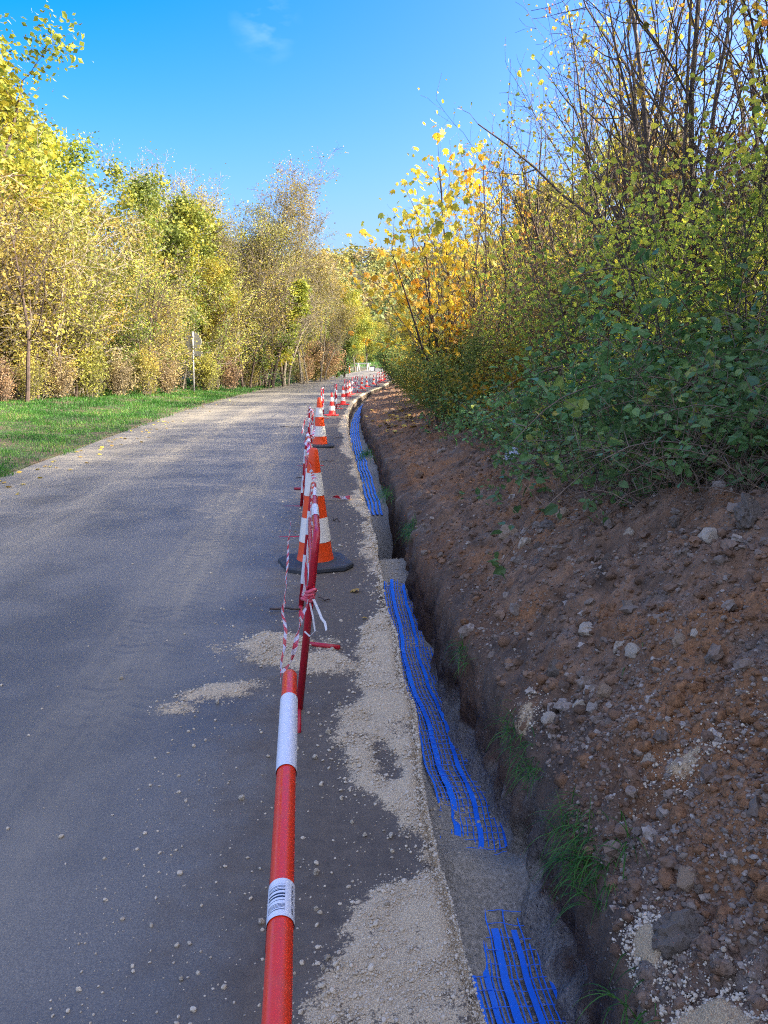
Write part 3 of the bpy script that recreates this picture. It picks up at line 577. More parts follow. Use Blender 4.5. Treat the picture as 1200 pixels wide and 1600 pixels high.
ribbon('barrier_tape', np.concatenate([sag((-.368, 3.40, .60), (-.345, 3.41, .86), -.0, 10, .004, 2), sag((-.33, 3.43, .91), (-.475, 5.03, .905), .0, 14, .012, 3)]), .014, 'tape wound up the leaning post and along its top rail', 'tape', GT, twist=3.0)
ribbon('barrier_tape', sag((-.270, 1.86, .850), (-.625, 5.0, .62), .10, wob=.02, seed=4), .012, 'thin slack tape hanging left of the leaning barrier', 'tape', GT, twist=7.0, sides=(0, 0, 1), up=(1, 0, 0))
ribbon('barrier_tape', sag((-.475, 5.03, .90), (-.715, 7.1, .93), .06, 20, .03, 5), .026, 'tape sagging in front of the nearest big orange cone', 'tape', GT, twist=4.0)
ribbon('barrier_tape', sag((-.69, 7.15, .90), (-1.14, 12.25, .93), .12, 24, .06, 6), .03, 'tape running on past the second big orange cone', 'tape', GT, twist=6.0)
ribbon('barrier_tape', sag((-1.14, 12.25, .90), (-1.30, 12.0, .55), -.08, 12, .05, 8), .03, 'loose curled tape end left of the second big cone', 'tape', GT, twist=3.0)
ribbon('barrier_tape', [(-.345, 3.415, .565), (-.33, 3.40, .50), (-.32, 3.39, .43), (-.345, 3.40, .40), (-.37, 3.41, .42)], .008, 'white loop of tape hanging below the knot', 'tape', GT, 'white', 1.0)
ribbon('barrier_tape', [(-.325, 3.40, .58), (-.30, 3.38, .53), (-.285, 3.36, .50), (-.27, 3.35, .485), (-.262, 3.33, .455)], .012, 'white tape tail sticking out right of the knot', 'tape', GT, 'white', 1.2)
g = G()
for q in range(4): path_tube(g, [(-.355 + .026 * math.cos(t) + .004 * q, 3.425 + .026 * math.sin(t), .575 + .014 * q + .006 * math.sin(t * 2 + q)) for t in np.linspace(0, 2 * math.pi, 14)], .009, 6, a=.3)
tag(g.obj('tape_knot', mat_plain('pink_tape', (.68, .10, .16), .4, .3, (.8, .75, .75), .4, 60, .2), smooth=True), 'wound knot of red and white tape on the leaning post', 'tape')
ribbon('barrier_tape', [(-.66, 9.2, .03), (-.60, 9.15, .07), (-.5, 9.2, .04), (-.42, 9.12, .06), (-.40, 9.25, .03)], .05, 'crumpled tape end lying on the shoulder behind the nearest big cone', 'tape', GT, 'tape', 2.0)
g = G(); path_tube(g, [(-.44, 4.27, .035), (-.36, 4.24, .035), (-.255, 4.22, .030)], [.014, .015, .015], 10); tag(g.obj('loose_bar', M['crimson'], smooth=True), 'loose crimson bar lying in the spilled sand right of the leaning barrier', 'metal bar')
g = G(); path_tube(g, [(-1.17, 9.9, .04), (-.95, 9.82, .05), (-.85, 9.8, .055)], .015, 8); tag(g.obj('loose_bar', M['crimson'], smooth=True), 'red bar sticking out onto the road left of the nearest big cone', 'metal bar')

# blue warning mesh laid on the trench floor
def netz(y): return floorz(y) + .016 + zr(y)
def mesh_piece(y0, y1, off, width, label, wides, thins, cross, seed, far=False, ragged=0.0):
    rng = R(seed); g = G(); st = .03 if not far else .12
    cx = lambda y: xT(y) + off(y)
    def strand(fr, w, a, b, h=.0018):
        w = w * (1.35 if not far and w > .006 else 1.0)
        n = max(4, int((b - a) / st)); y = np.linspace(a, b, n); x = cx(y) + width * fr + .006 * fbm(y * 3.5, y * 0 + fr * 40, 3, seed) + .004 * fbm(y * 14, y * 0 + fr * 17, 2, seed + 3)
        z = netz(y) + .010 * fbm(y * 5, y * 0 + fr * 9, 3, seed + 7) + (.004 if w > .01 else 0)
        tw = .5 * fbm(y * 6, y * 0 + fr * 31, 2, seed + 9)
        V = np.stack([np.stack([x - w / 2, y, z - tw * w / 2], -1), np.stack([x + w / 2, y, z + tw * w / 2], -1), np.stack([x + w / 2, y, z + tw * w / 2 + h], -1), np.stack([x - w / 2, y, z - tw * w / 2 + h], -1)], 1)
        b4 = np.arange(n - 1)[:, None] * 4; i = np.arange(4)[None]; j = (np.arange(4) + 1)[None] % 4
        g.add(V, np.stack([b4 + i, b4 + 4 + i, b4 + 4 + j, b4 + j], -1).reshape(-1, 4))
    for fr, w in wides: strand(fr, w, y0 + ragged * rng.random(), y1 - ragged * rng.random())
    for fr in thins: strand(fr, .0048 if not far else .008, y0 + ragged * rng.random(), y1 - ragged * rng.random())
    if cross:
        y = y0 + .03
        while y < y1 - .03:
            n = 14; fr = np.linspace(-.02, 1.0, n); sk = .25 * (rng.random() - .5) * .1; yy = y + sk * fr + .014 * fbm(fr * 5, fr * 0 + y * 7, 3, seed + 5); x = cx(yy) + width * fr; z = netz(yy) + .004 + .012 * fbm(fr * 4, fr * 0 + y * 3, 3, seed + 6)
            m = (yy > y0 + .02) & (yy < y1 - .02)
            if m.sum() > 3: path_tube(g, np.stack([x, yy, z], -1)[m], .0019, 4, caps=False)
            y += cross * (.85 + .3 * rng.random())
    o = g.obj('warning_mesh', M['blue_far'] if far else M['blue']); return tag(o, label, 'warning mesh', 'lengths of blue warning mesh in the trench')
off1 = curve([(0, .05), (1.7, .05), (2.6, .08), (3.2, .10), (4, .12), (5, .10), (6.9, .055)])
mesh_piece(.9, 2.66, lambda y: off1(y) - .005, .325, 'blue plastic warning mesh at the near end of the trench, partly sunk in sand', [(.04, .010), (.17, .012), (.30, .016), (.50, .020), (.72, .016), (.98, .009)], [.10, .235, .37, .43, .58, .64, .80, .86, .92], .062, 41, ragged=.22)
mesh_piece(2.93, 6.86, lambda y: off1(y), .28, 'long middle length of open blue warning mesh on the trench floor', [(.24, .022), (.62, .018), (0, .008), (1.0, .008)], [.08, .15, .35, .43, .52, .74, .82, .91], .066, 43, ragged=.12)
mesh_piece(11.0, 42, lambda y: .06 + 0 * y, .24, 'far length of blue warning mesh running along the trench to the bend', [(.03, .030), (.27, .030), (.50, .030), (.74, .030), (.98, .030)], [], .45, 45, True)
g = G(); path_tube(g, [(.02, 7.53, -.50), (.16, 7.55, -.50)], .035, 14, caps=False); path_tube(g, [(.022, 7.53, -.50), (.158, 7.55, -.50)], .030, 14, caps=True); tag(g.obj('black_pipe', M['black'], smooth=True), 'short black pipe end crossing the deep part of the trench', 'pipe')

# ------------------------------------------------------------------ left roadside sign, far road closure
def far_pt(px, Y): return (px - 600) / 1200 * (Y + .3)
sx, sy = far_pt(308.5, 40.0), 40.0; sz0 = float(zverge(sx, sy))
root = empty('road_sign', (sx, sy, sz0), 0, (0, math.radians(1.6), math.radians(-17))); tag(root, 'road sign on a grey post seen from behind, round disc over a small plate', 'sign')
g = G(); path_tube(g, [(0, 0, -.2), (0, 0, 3.12)], .045, 12); g.obj('post', M['steel'], root, smooth=True)
def disc(g, r, z, t, y0):
    an = np.arange(40) * 2 * math.pi / 40; P = [(r, 0), (r, t)]
    V = np.concatenate([np.stack([np.cos(an) * r, np.full(40, y0), np.sin(an) * r + z], -1), np.stack([np.cos(an) * r, np.full(40, y0 + t), np.sin(an) * r + z], -1)])
    i = np.arange(40); j = (i + 1) % 40; g.add(V, [np.stack([i, j, j + 40, i + 40], -1), i[None, ::-1], (i + 40)[None]])
g = G(); disc(g, .45, 2.62, .022, .052); lathe_r = 0; d_ = g.obj('disc', M['sign_back'], root)
g = G(); box(g, (0, .06, 2.02), (.98, .02, .24)); box(g, (0, .049, 2.02), (.9, .015, .05)); g.obj('plate', M['sign_back'], root)
g = G()
for zz in (2.4, 2.85, 2.02): box(g, (0, -.0, zz), (.13, .11, .035))
g.obj('clamp', M['steel'], root)

fx, fy = far_pt(562, 108.0), 108.0; fz_ = float(zr(fy)) + .03
root = empty('road_closure_barrier', (fx, fy, fz_), -.35); tag(root, 'pale wooden trestle barrier across the left side of the far road', 'barrier')
g = G(); box(g, (0, 0, .98), (3.3, .06, .17)); g.obj('top_board', M['wood_white'], root)
g = G(); box(g, (0, 0, .50), (3.2, .05, .10)); g.obj('lower_rail', M['wood_white'], root)
for xx in (-1.5, -.1, 1.35):
    for q in (-1, 1): g = G(); path_tube(g, [(xx + .02 * q, q * .42, 0), (xx, q * .04, 1.05)], .05, 6); g.obj('leg', M['wood_white'], root)
fx, fy = far_pt(582.3, 104.0), 104.0
root = empty('standing_board', (fx, fy, float(zr(fy)) + .03), .1); tag(root, 'small black framed board with a white face standing on the far road', 'board')
g = G(); box(g, (0, 0, .40), (.56, .05, .5)); g.obj('panel', M['white'], root)
g = G(); box(g, (0, -.01, .70), (.72, .10, .10)); box(g, (-.31, -.01, .36), (.10, .10, .58)); box(g, (.31, -.01, .36), (.10, .10, .58)); box(g, (0, 0, .10), (.52, .10, .08)); g.obj('frame', M['black'], root)
fx, fy = far_pt(547, 99.0), 99.0; zz = float(zverge(fx, fy))
root = empty('marker_post', (fx, fy, zz)); tag(root, 'orange marker post at the left edge of the far road', 'post')
g = G(); path_tube(g, [(0, 0, -.1), (0, 0, 1.1)], .09, 10); g.obj('post', M['orange'], root, smooth=True)
g = G(); path_tube(g, [(0, 0, .80), (0, 0, .95)], .094, 10, caps=False); g.obj('reflective_band', M['white'], root, smooth=True)

# ------------------------------------------------------------------ stones
def ico():
    t = (1 + 5 ** .5) / 2; V = np.array([(-1, t, 0), (1, t, 0), (-1, -t, 0), (1, -t, 0), (0, -1, t), (0, 1, t), (0, -1, -t), (0, 1, -t), (t, 0, -1), (t, 0, 1), (-t, 0, -1), (-t, 0, 1)], float); V /= np.linalg.norm(V[0])
    F = np.array([(0, 11, 5), (0, 5, 1), (0, 1, 7), (0, 7, 10), (0, 10, 11), (1, 5, 9), (5, 11, 4), (11, 10, 2), (10, 7, 6), (7, 1, 8), (3, 9, 4), (3, 4, 2), (3, 2, 6), (3, 6, 8), (3, 8, 9), (4, 9, 5), (2, 4, 11), (6, 2, 10), (8, 6, 7), (9, 8, 1)])
    return V, F
def subdiv(V, F):
    V = list(map(tuple, V)); c = {}; out = []
    def mid(a, b):
        k = (min(a, b), max(a, b))
        if k not in c: m = (np.array(V[a]) + np.array(V[b])) / 2; m /= np.linalg.norm(m); c[k] = len(V); V.append(tuple(m))
        return c[k]
    for a, b, d in F: e, f, h = mid(a, b), mid(b, d), mid(d, a); out += [(a, e, h), (b, f, e), (d, h, f), (e, f, h)]
    return np.array(V), np.array(out)
I0 = ico(); I1 = subdiv(*I0); I2 = subdiv(*I1); I3 = subdiv(*I2)
def rotm(rng, n):
    q = rng.normal(size=(n, 4)); q /= np.linalg.norm(q, axis=1, keepdims=True); w, x, y, z = q.T
    return np.stack([1 - 2 * (y * y + z * z), 2 * (x * y - z * w), 2 * (x * z + y * w), 2 * (x * y + z * w), 1 - 2 * (x * x + z * z), 2 * (y * z - x * w), 2 * (x * z - y * w), 2 * (y * z + x * w), 1 - 2 * (x * x + y * y)], -1).reshape(n, 3, 3)
def pebbles(g, P, size, rng, base=I0, jit=.22, sink=.25):
    n = len(P); V, F = base; m = len(V)
    W = V[None] * (1 + jit * rng.normal(size=(n, m, 1))) * rng.uniform(.6, 1.15, (n, 1, 3)); W = np.einsum('nij,nmj->nmi', rotm(rng, n), W) * np.asarray(size)[:, None, None]
    W[:, :, 2] *= .8; W = W + P[:, None]; W[:, :, 2] += (np.asarray(size) * (.8 - 2 * sink) * .6)[:, None]
    FF = (F[None] + (np.arange(n) * m)[:, None, None]).reshape(-1, 3); g.add(W, FF, np.repeat(rng.random(n), len(F)))
def invy(rng, n, a, b, p):          # distances denser close to the viewer
    u = rng.random(n); return (a**(1 - p) + u * (b**(1 - p) - a**(1 - p)))**(1 / (1 - p))
rng = R(5)
def heap_scatter(n, a, b, p, smin, smax, ex, base, seed, name, lbl):
    rng = R(seed); y = invy(rng, n, a, b, p); A = xR(y); t = rng.random(n)**.85; x = A + .03 + t * (xC(y) + .25 - A)
    cl = fbm(x * 2.2, y * 2.2, 3, seed + 1); keep = rng.random(n) < np.clip(.45 + 1.1 * cl, .06, 1); x, y = x[keep], y[keep]; n = len(x)
    s = smin * (smax / smin) ** (rng.random(n)**ex); g = G(); pebbles(g, np.stack([x, y, zheap(x, y)], -1), s, rng, base)
    return g.obj(name, M['stone'], smooth=False)
tag(heap_scatter(95000, 1.0, 30, 1.75, .0028, .015, 2.1, I0, 11, 'gravel', ''), kind='stuff', label='loose gravel and crumbs of soil on the spoil heap', cat='gravel')
tag(heap_scatter(3200, 1.1, 24, 1.5, .011, .042, 2.4, I1, 21, 'rubble', ''), kind='stuff', label='fist sized rubble scattered over the spoil heap', cat='rubble')
# sand grains and grit along the lip of the trench and on the road
def road_scatter():
    rng = R(77); g = G(); n = 60000; y = invy(rng, n, 1.1, 9, 1.5); e = rng.random(n)**1.4 * 1.3; x = xT(y) - .01 - e
    S = sandmask(x, y); k = rng.random(n) < np.clip(S * 1.2, .0, 1) + .035 * np.exp(-e / .6); x, y, S = x[k], y[k], S[k]; n = len(x)
    s = .0016 * (4.5) ** (rng.random(n)**2.6) * np.clip(y / 2.5, .8, 2.2); pebbles(g, np.stack([x, y, zroad(x, y)], -1), s, rng, I0)
    n = 5200; y = invy(rng, n, 1.2, 9, 1.35); e = rng.random(n) * 1.1; x = xT(y) - .05 - e; S = sandmask(np.minimum(x + .1, xT(y)), y); k = rng.random(n) < .22 + .8 * S; x, y = x[k], y[k]; n = len(x)
    s = .0022 * 4.4 ** (rng.random(n)**2.6); pebbles(g, np.stack([x, y, zroad(x, y)], -1), s, rng, I1, .12, .15)
    n = 80; y = invy(rng, n, 1.5, 9, 1.1); x = rng.uniform(-2.2, -.5, n); s = .0035 * 3.2 ** (rng.random(n)**2); pebbles(g, np.stack([x, y, zroad(x, y)], -1), s, rng, I1, .12, .15)
    tag(g.obj('grit', M['sandstone']), 'sand coloured grit and pebbles spilled on the road beside the trench', 'grit', kind='stuff')
road_scatter()
# clods of earth on the heap, crumbs on the trench floor
def clods():
    rng = R(131); n = 9500; y = invy(rng, n, 1.1, 40, 1.35); A = xR(y); x = A + .02 + rng.random(n) * (xC(y) + .5 - A); k = rng.random(n) < np.clip(.4 + 1.2 * fbm(x * 1.7, y * 1.7, 3, 133), .08, 1); x, y = x[k], y[k]; n = len(x)
    s = .009 * 4.2 ** (rng.random(n)**2.2); g = G(); pebbles(g, np.stack([x, y, zheap(x, y)], -1), s, rng, I1, .17, .40); V = np.concatenate(g.V)
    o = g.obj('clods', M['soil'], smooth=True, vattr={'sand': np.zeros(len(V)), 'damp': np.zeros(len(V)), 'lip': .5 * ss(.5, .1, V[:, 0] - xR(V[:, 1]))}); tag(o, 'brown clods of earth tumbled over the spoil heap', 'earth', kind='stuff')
    n = 9000; y = invy(rng, n, 1.0, 11, 1.4); x = xT(y) + .02 + rng.random(n) * (xR(y) - xT(y)); g = G(); pebbles(g, np.stack([x, y, floorz(y) + .004 + .016 * fbm(x * 9, y * 7, 4, 105) + .022 * fbm(x * 3, y * 2.1, 2, 107)], -1), .0018 * 6 ** (rng.random(n)**2.6), rng, I0)
    tag(g.obj('trench_crumbs', M['sandstone']), 'sandy crumbs on the trench floor', 'sand', kind='stuff')
clods()
def sand_crumbs():
    rng = R(61); g = G()
    for cx, cy, rx, ry, n in ((.735, 1.50, .13, .13, 2600), (.70, 1.80, .06, .11, 1100), (.98, 2.30, .13, .10, 420), (.62, 3.2, .12, .15, 420), (1.15, 2.3, .2, .15, 160)):
        q = rng.normal(size=(n, 2)) * .62; x = cx + q[:, 0] * rx; y = cy + q[:, 1] * ry; k = x > xR(y) + .01; x, y = x[k], y[k]; pebbles(g, np.stack([x, y, zheap(x, y) + .02 * np.exp(-((x - cx) / rx)**2 - ((y - cy) / ry)**2)], -1), .0014 * 5.5 ** (rng.random(len(x))**2.2), rng, I0)
    tag(g.obj('sand_crumbs', M['sandstone']), 'crumbs of sandy spoil in tan heaps near the trench edge', 'sand', kind='stuff')
sand_crumbs()
# single stones one can point to on the heap
def rock_mesh(seed, base, rough):
    V, F = base; rng = R(seed); s = rng.uniform(.62, 1.1, 3); d = 1 + rough * (fbm(V[:, 0] * 1.6 + seed, V[:, 1] * 1.6 + V[:, 2] * 1.3, 3, seed) + .45 * fbm(V[:, 0] * 4 + V[:, 2] * 3, V[:, 1] * 4 - V[:, 2] * 2, 2, seed + 1))
    W = V * d[:, None] * s
    for q in range(5):
        nrm = rng.normal(size=3); nrm /= np.linalg.norm(nrm); h = W @ nrm; lim = .52 + .2 * rng.random(); W -= np.maximum(h - lim, 0)[:, None] * nrm * .85
    W += .02 * rng.normal(size=W.shape) * rough; g = G(); g.add(W, F, .0); return g.data('rock', M['stone'], smooth=False)
RM = [rock_mesh(300 + i, I2, .55) for i in range(10)]; RB = [rock_mesh(340 + i, I3, .5) for i in range(3)]
M['rock_grey'] = mat_stone('grey_rock', [(0, (.19, .155, .12)), (1, (.22, .18, .14))]); M['rock_pale'] = mat_stone('pale_rock', [(0, (.48, .40, .30)), (1, (.54, .45, .33))], (.24, .165, .10)); M['rock_tan'] = mat_stone('tan_rock', [(0, (.33, .24, .16)), (1, (.38, .27, .17))], (.16, .09, .04)); M['rock_white'] = mat_stone('bluish_white_rock', [(0, (.60, .64, .70)), (1, (.66, .70, .76))], (.4, .42, .44))
def hpt(px, py, it=30):             # where the viewer's ray through this point of the photograph meets the heap
    u, v = (px - 600) / 1200, (py - 800) / 1200; d = np.array([u, math.cos(PITCH) - v * math.sin(PITCH), -math.sin(PITCH) - v * math.cos(PITCH)]); lo, hi = .8, 40
    t = np.linspace(.8, 40, 2400); w = np.nonzero(HC + d[2] * t < zheap(d[0] * t, d[1] * t))[0]
    if not len(w): return None
    t = t[w[0]]; return d[0] * t, d[1] * t, HC + d[2] * t, t
def rock(px, py, wpx, mi, mat, label, group=None, big=False):
    h = hpt(px, py)
    if h is None: return
    s = wpx / 1200 * h[3] * .55; me = (RB if big else RM)[mi % (3 if big else 10)]; o = bpy.data.objects.new('rock', me); COL.objects.link(o); o.location = (h[0], h[1], h[2] + s * .12); o.scale = (s, s, s * .85); o.rotation_euler = (mi * .7, mi * 1.3, mi * 2.1)
    if mat:
        o.data = me.copy(); o.data.materials[0] = M[mat]
    tag(o, label, 'rock', group); return o
rock(1060, 1462, 74, 0, 'rock_grey', 'largest dark grey rock low on the heap, left of a pale egg shaped stone', None, True)
rock(1105, 1475, 38, 1, 'rock_tan', 'pale brown egg shaped stone beside the largest dark grey rock', None, True)
rock(1072, 1378, 40, 2, 'rock_tan', 'buff wedge shaped rock above the largest dark grey rock')
rock(1170, 812, 62, 2, 'rock_grey', 'big grey boulder on the heap crest under dry bramble stems', None, True)
rock(1112, 843, 40, 3, 'rock_pale', 'flat whitish rock just below the big boulder on the crest')
rock(984, 834, 16, 4, 'rock_pale', 'small white stone on bare red soil below the bramble edge')
rock(803, 715, 27, 0, 'rock_white', 'smooth bluish white lump at the foot of the brambles on the crest', None, True)
rock(917, 988, 34, 5, 'rock_pale', 'whitish tan rock in the middle of the heap with rusty left side')
rock(1062, 1006, 36, 6, 'rock_tan', 'rounded tan grey rock right of the stone cluster in the middle of the heap')
rock(990, 1022, 28, 7, 'rock_pale', 'round pale stone at the lower end of the middle stone cluster')
rock(968, 1012, 22, 8, 'rock_pale', 'pale stone touching the left of the round stone in the middle cluster')
rock(944, 1085, 34, 9, 'rock_tan', 'pale brown stone of the lower left stone cluster, largest there')
rock(905, 1105, 26, 1, 'rock_pale', 'narrow upright pale stone at the left of the lower stone cluster')
rock(925, 1108, 24, 2, None, 'brownish stone wedged between pale stones of the lower cluster')
rock(862, 1128, 32, 3, 'rock_pale', 'pale grey angular stone close to the trench edge, below the lower cluster')
rock(1015, 1190, 22, 4, 'rock_pale', 'light grey stone alone on dark soil right of the hanging grass')
rock(855, 825, 30, 5, 'rock_grey', 'flat grey stone slab below the yellow fallen leaves')
rock(880, 808, 34, 6, 'rock_tan', 'rust brown clod like rock near the bramble corner')
rock(793, 838, 30, 7, 'rock_tan', 'rust brown slab half way up the heap')
rock(820, 850, 22, 8, 'rock_pale', 'pale stone beside the rust brown slab')
rock(870, 1050, 40, 9, 'rock_grey', 'dark crumbly rock left of the middle stone cluster')
rock(1055, 818, 26, 0, 'rock_grey', 'grey stone on the crest left of the flat whitish rock')
rock(1110, 1030, 22, 1, 'rock_grey', 'grey angular stone at the right end of the middle row')
rock(1085, 992, 18, 2, 'rock_pale', 'little white stone above the rounded tan grey rock')
rng = R(909)
for i in range(120):
    py = rng.uniform(830, 1590) if i > 40 else rng.uniform(700, 900); t = (py - 640) / 960; lo = np.interp(py, [640, 790, 900, 980, 1080, 1250, 1400, 1600], [600, 650, 690, 720, 790, 880, 930, 990]); hi = np.interp(py, [640, 700, 790, 1600], [680, 800, 1195, 1195])
    px = rng.uniform(lo, hi); rock(px, py, rng.uniform(8, 20) * (.7 + .5 * t), int(rng.integers(10)), None, 'loose small stone half bedded in the soil of the spoil heap', 'loose stones on the spoil heap')
# pebbles lying apart on the road
for i, (px, py, w) in enumerate(((494, 1420, 9), (570, 1302, 9), (378, 1250, 10), (408, 1442, 11), (550, 1283, 7), (611, 1302, 10), (283, 1533, 9), (495, 1362, 10), (520, 1018, 8), (530, 1100, 8), (513, 1145, 10), (492, 1183, 9), (605, 1418, 9), (511, 1498, 11), (505, 1515, 9), (340, 1102, 8), (190, 1066, 7))):
    u, v = (px - 600) / 1200, (py - 800) / 1200; t = (HC - .02) / (math.sin(PITCH) + v * math.cos(PITCH)); x, y = u * t, t * (math.cos(PITCH) - v * math.sin(PITCH)); s = w / 1200 * t * .55
    o = bpy.data.objects.new('pebble', RM[i % 10].copy()); o.data.materials[0] = M['sandstone']; COL.objects.link(o); o.location = (x, y, float(zroad(x, y)) + s * .5); o.scale = (s, s, s * .85); o.rotation_euler = (i, i * 2, i * .3)
    tag(o, 'pale sandy pebble lying apart on the dark road beside the barriers', 'pebble', 'pebbles on the road')
# dark sticks on the shoulder
for i, (x, y, l, a) in enumerate(((-.66, 4.9, .20, .1), (-.42, 5.15, .10, -.6), (-1.12, 10.9, .3, .35), (-.5, 7.9, .14, -.9), (-.95, 12.8, .25, .6), (-1.0, 17.0, .3, .8), (-2.3, 19.6, .7, -.1), (-2.6, 31, 1.3, -.25))):
    g = G(); z = float(zroad(x, y)) + .012; r_ = R(i); n = 6; t = np.linspace(-.5, .5, n); path_tube(g, np.stack([x + t * l * math.cos(a), y + t * l * math.sin(a) + .02 * r_.normal(size=n), z + .008 * np.abs(r_.normal(size=n))], -1), .004 + .004 * r_.random(), 5)
    tag(g.obj('stick', M['bark_dark'], smooth=True), 'dark broken stick lying on the muddy road shoulder', 'stick', 'sticks on the shoulder')
# ------------------------------------------------------------------ plants
def nrm(v): return v / (np.linalg.norm(v) + 1e-9)
def branch(rng, S, A, p, d, L, r, lv, spec):
    """grow one branch; S collects (p0,p1,r0,r1), A collects (position, level, direction)."""
    sp = spec[lv]; n = sp['n']; st = L / n; r_end = r * sp.get('taper', .35); d = nrm(np.array(d, float)); p = np.array(p, float); pts = []
    for i in range(n):
        d = nrm(d + rng.normal(size=3) * sp['wander'] + np.array([0, 0, sp['trop']]))
        q = p + d * st; a = r + (r_end - r) * i / n; b = r + (r_end - r) * (i + 1) / n
        S.append((*p, *q, a, b)); A.append((q, lv, d)); pts.append((q, d, b)); p = q
    if lv + 1 < len(spec):
        c = spec[lv + 1]; k = int(round(c['kids'] * (.8 + .4 * rng.random()))); lo = int(c.get('start', .3) * n)
        for j in range(k):
            i = min(n - 1, lo + int((n - lo) * (j + rng.random()) / k)); q, dd, b = pts[i]
            ax = nrm(np.cross(dd, rng.normal(size=3))); an = math.radians(c['ang'] * (.7 + .6 * rng.random()))
            nd = dd * math.cos(an) + ax * math.sin(an)
            fr = 1 - c.get('fall', .5) * (i / n); branch(rng, S, A, q, nd, L * c['ratio'] * fr * (.7 + .6 * rng.random()), max(b * c.get('rr', .6), .0012), lv + 1, spec)
LEAF = {'diamond': (np.array([(0, 0, 0), (.34, .45, .05), (0, 1, -.03), (-.34, .45, .05)]), [np.array([(0, 1, 2, 3)])]),
        'oval': (np.array([(0, 0, 0), (.27, .28, .07), (.25, .66, .07), (0, 1, -.06), (-.25, .66, .07), (-.27, .28, .07)]), [np.array([(0, 1, 2, 3), (0, 3, 4, 5)])]),
        'broad': (np.array([(0, 0, 0), (.38, .22, .05), (.40, .58, .04), (0, 1, -.08), (-.40, .58, .04), (-.38, .22, .05), (0, .45, -.03)]), [np.array([(0, 1, 2, 6), (6, 2, 3, 4), (0, 6, 4, 5)])[:, :4]]),
        'maple': (np.array([(0, 0, 0), (.30, .10, .03), (.55, .34, -.05), (.34, .44, .03), (.46, .80, -.06), (.15, .66, .03), (0, 1, -.10), (-.15, .66, .03), (-.46, .80, -.06), (-.34, .44, .03), (-.55, .34, -.05), (-.30, .10, .03)]), [np.arange(12)[None]])}
def leaves(g, P, size, rng, shape='diamond', rnd=None, droop=.5, upb=.6, mi=0):
    P = np.asarray(P, float); n = len(P)
    if n == 0: return
    V, F = LEAF[shape]; m = len(V); a = rng.normal(size=(n, 3)); a[:, 2] = a[:, 2] * .5 - droop; a /= np.linalg.norm(a, axis=1, keepdims=True)
    u = rng.normal(size=(n, 3)); u[:, 2] += upb; x = np.cross(a, u); x /= np.linalg.norm(x, axis=1, keepdims=True) + 1e-9; w = np.cross(x, a)
    s = np.broadcast_to(np.asarray(size, float), (n,)) * rng.uniform(.45, 1.25, n)
    W = (V[None, :, 0:1] * x[:, None] + V[None, :, 1:2] * a[:, None] + V[None, :, 2:3] * w[:, None]) * s[:, None, None] + P[:, None]
    r = rng.random(n) if rnd is None else np.clip(rnd, 0, 1)
    g.add(W, [(f[None] + (np.arange(n) * m)[:, None, None]).reshape(-1, f.shape[1]) for f in F], np.concatenate([np.repeat(r[:, None], len(f), 1).ravel() for f in F]), mi)
def clump_rnd(P, rng, sc, seed, spread=.25, bias=0.0):
    P = np.asarray(P); return np.clip(.5 + bias + .75 * fbm(P[:, 0] * sc + P[:, 2] * sc * .7, P[:, 1] * sc - P[:, 2] * sc * .6, 3, seed) + spread * rng.normal(size=len(P)) * .6, 0, 1)
def jitter(A, rng, k, sd, lv):
    B = np.array([q for q, l, d in A if l in lv]); B = np.repeat(B, k, 0); return B + rng.normal(size=B.shape) * sd
def plant(name, S, wood, leafmesh=None, leafmat=None, k=4, part='trunk', minr=0):
    root = empty(name); S = np.array(S); S[:, 6:8] = np.maximum(S[:, 6:8], minr); g = G(); big = S[:, 6] > .03
    segs_tube(g, S[big], 7); segs_tube(g, S[~big & (S[:, 6] > .006)], 4); segs_tube(g, S[~big & (S[:, 6] <= .006)], 3)
    g.obj(part, wood, root)
    if leafmesh is not None and leafmesh.n: leafmesh.obj('foliage' if part != 'trunk' else 'crown', leafmat, root)
    return root

def make_bramble(seed, h=1.5, w=1.0, nc=26, leaf=.062, lm='lf_bramble', dry=False):
    rng = R(seed); S = []; Pl = []; Rn = []
    for c in range(nc):
        an = rng.uniform(0, 2 * math.pi); p = np.array([.32 * w * rng.normal(), .42 * w * rng.normal(), -.1]); d = nrm(np.array([math.cos(an) * .4, math.sin(an) * .4, 1.0])); L = h * rng.uniform(.65, 1.15); n = 14; st = L / n; r = .005
        base = rng.random()
        for i in range(n):
            d = nrm(d + rng.normal(size=3) * .10 + np.array([math.cos(an) * .03, math.sin(an) * .03, -.10 - .05 * i / n])); q = p + d * st; S.append((*p, *q, r, r * .95)); r *= .95
            if i > 2:
                for t in range(2 if rng.random() < .75 else 1):
                    o = nrm(np.cross(d, rng.normal(size=3))); l = rng.uniform(.06, .22); tip = q + o * l + np.array([0, 0, .03]); S.append((*q, *tip, .0022, .0015)); bb = np.clip(base * .5 + .5 * rng.random(), 0, 1)
                    for z in range(3): Pl.append(tip + o * .01 * z + rng.normal(size=3) * .022); Rn.append(bb)
                    if rng.random() < .7:
                        for z in range(2): Pl.append(q + o * l * .5 + rng.normal(size=3) * .03); Rn.append(bb)
            p = q
    g = G()
    if not dry: leaves(g, Pl, leaf, rng, 'broad' if False else 'oval6' if False else 'oval', np.array(Rn), .25, 1.4)
    return plant('bramble', S, M['cane'], g, M[lm], part='canes')
LEAF['oval'] = (np.array([(0, 0, 0), (.33, .25, .06), (.30, .62, .06), (0, 1, -.08), (-.30, .62, .06), (-.33, .25, .06)]), [np.array([(0, 1, 2, 3), (0, 3, 4, 5)])])
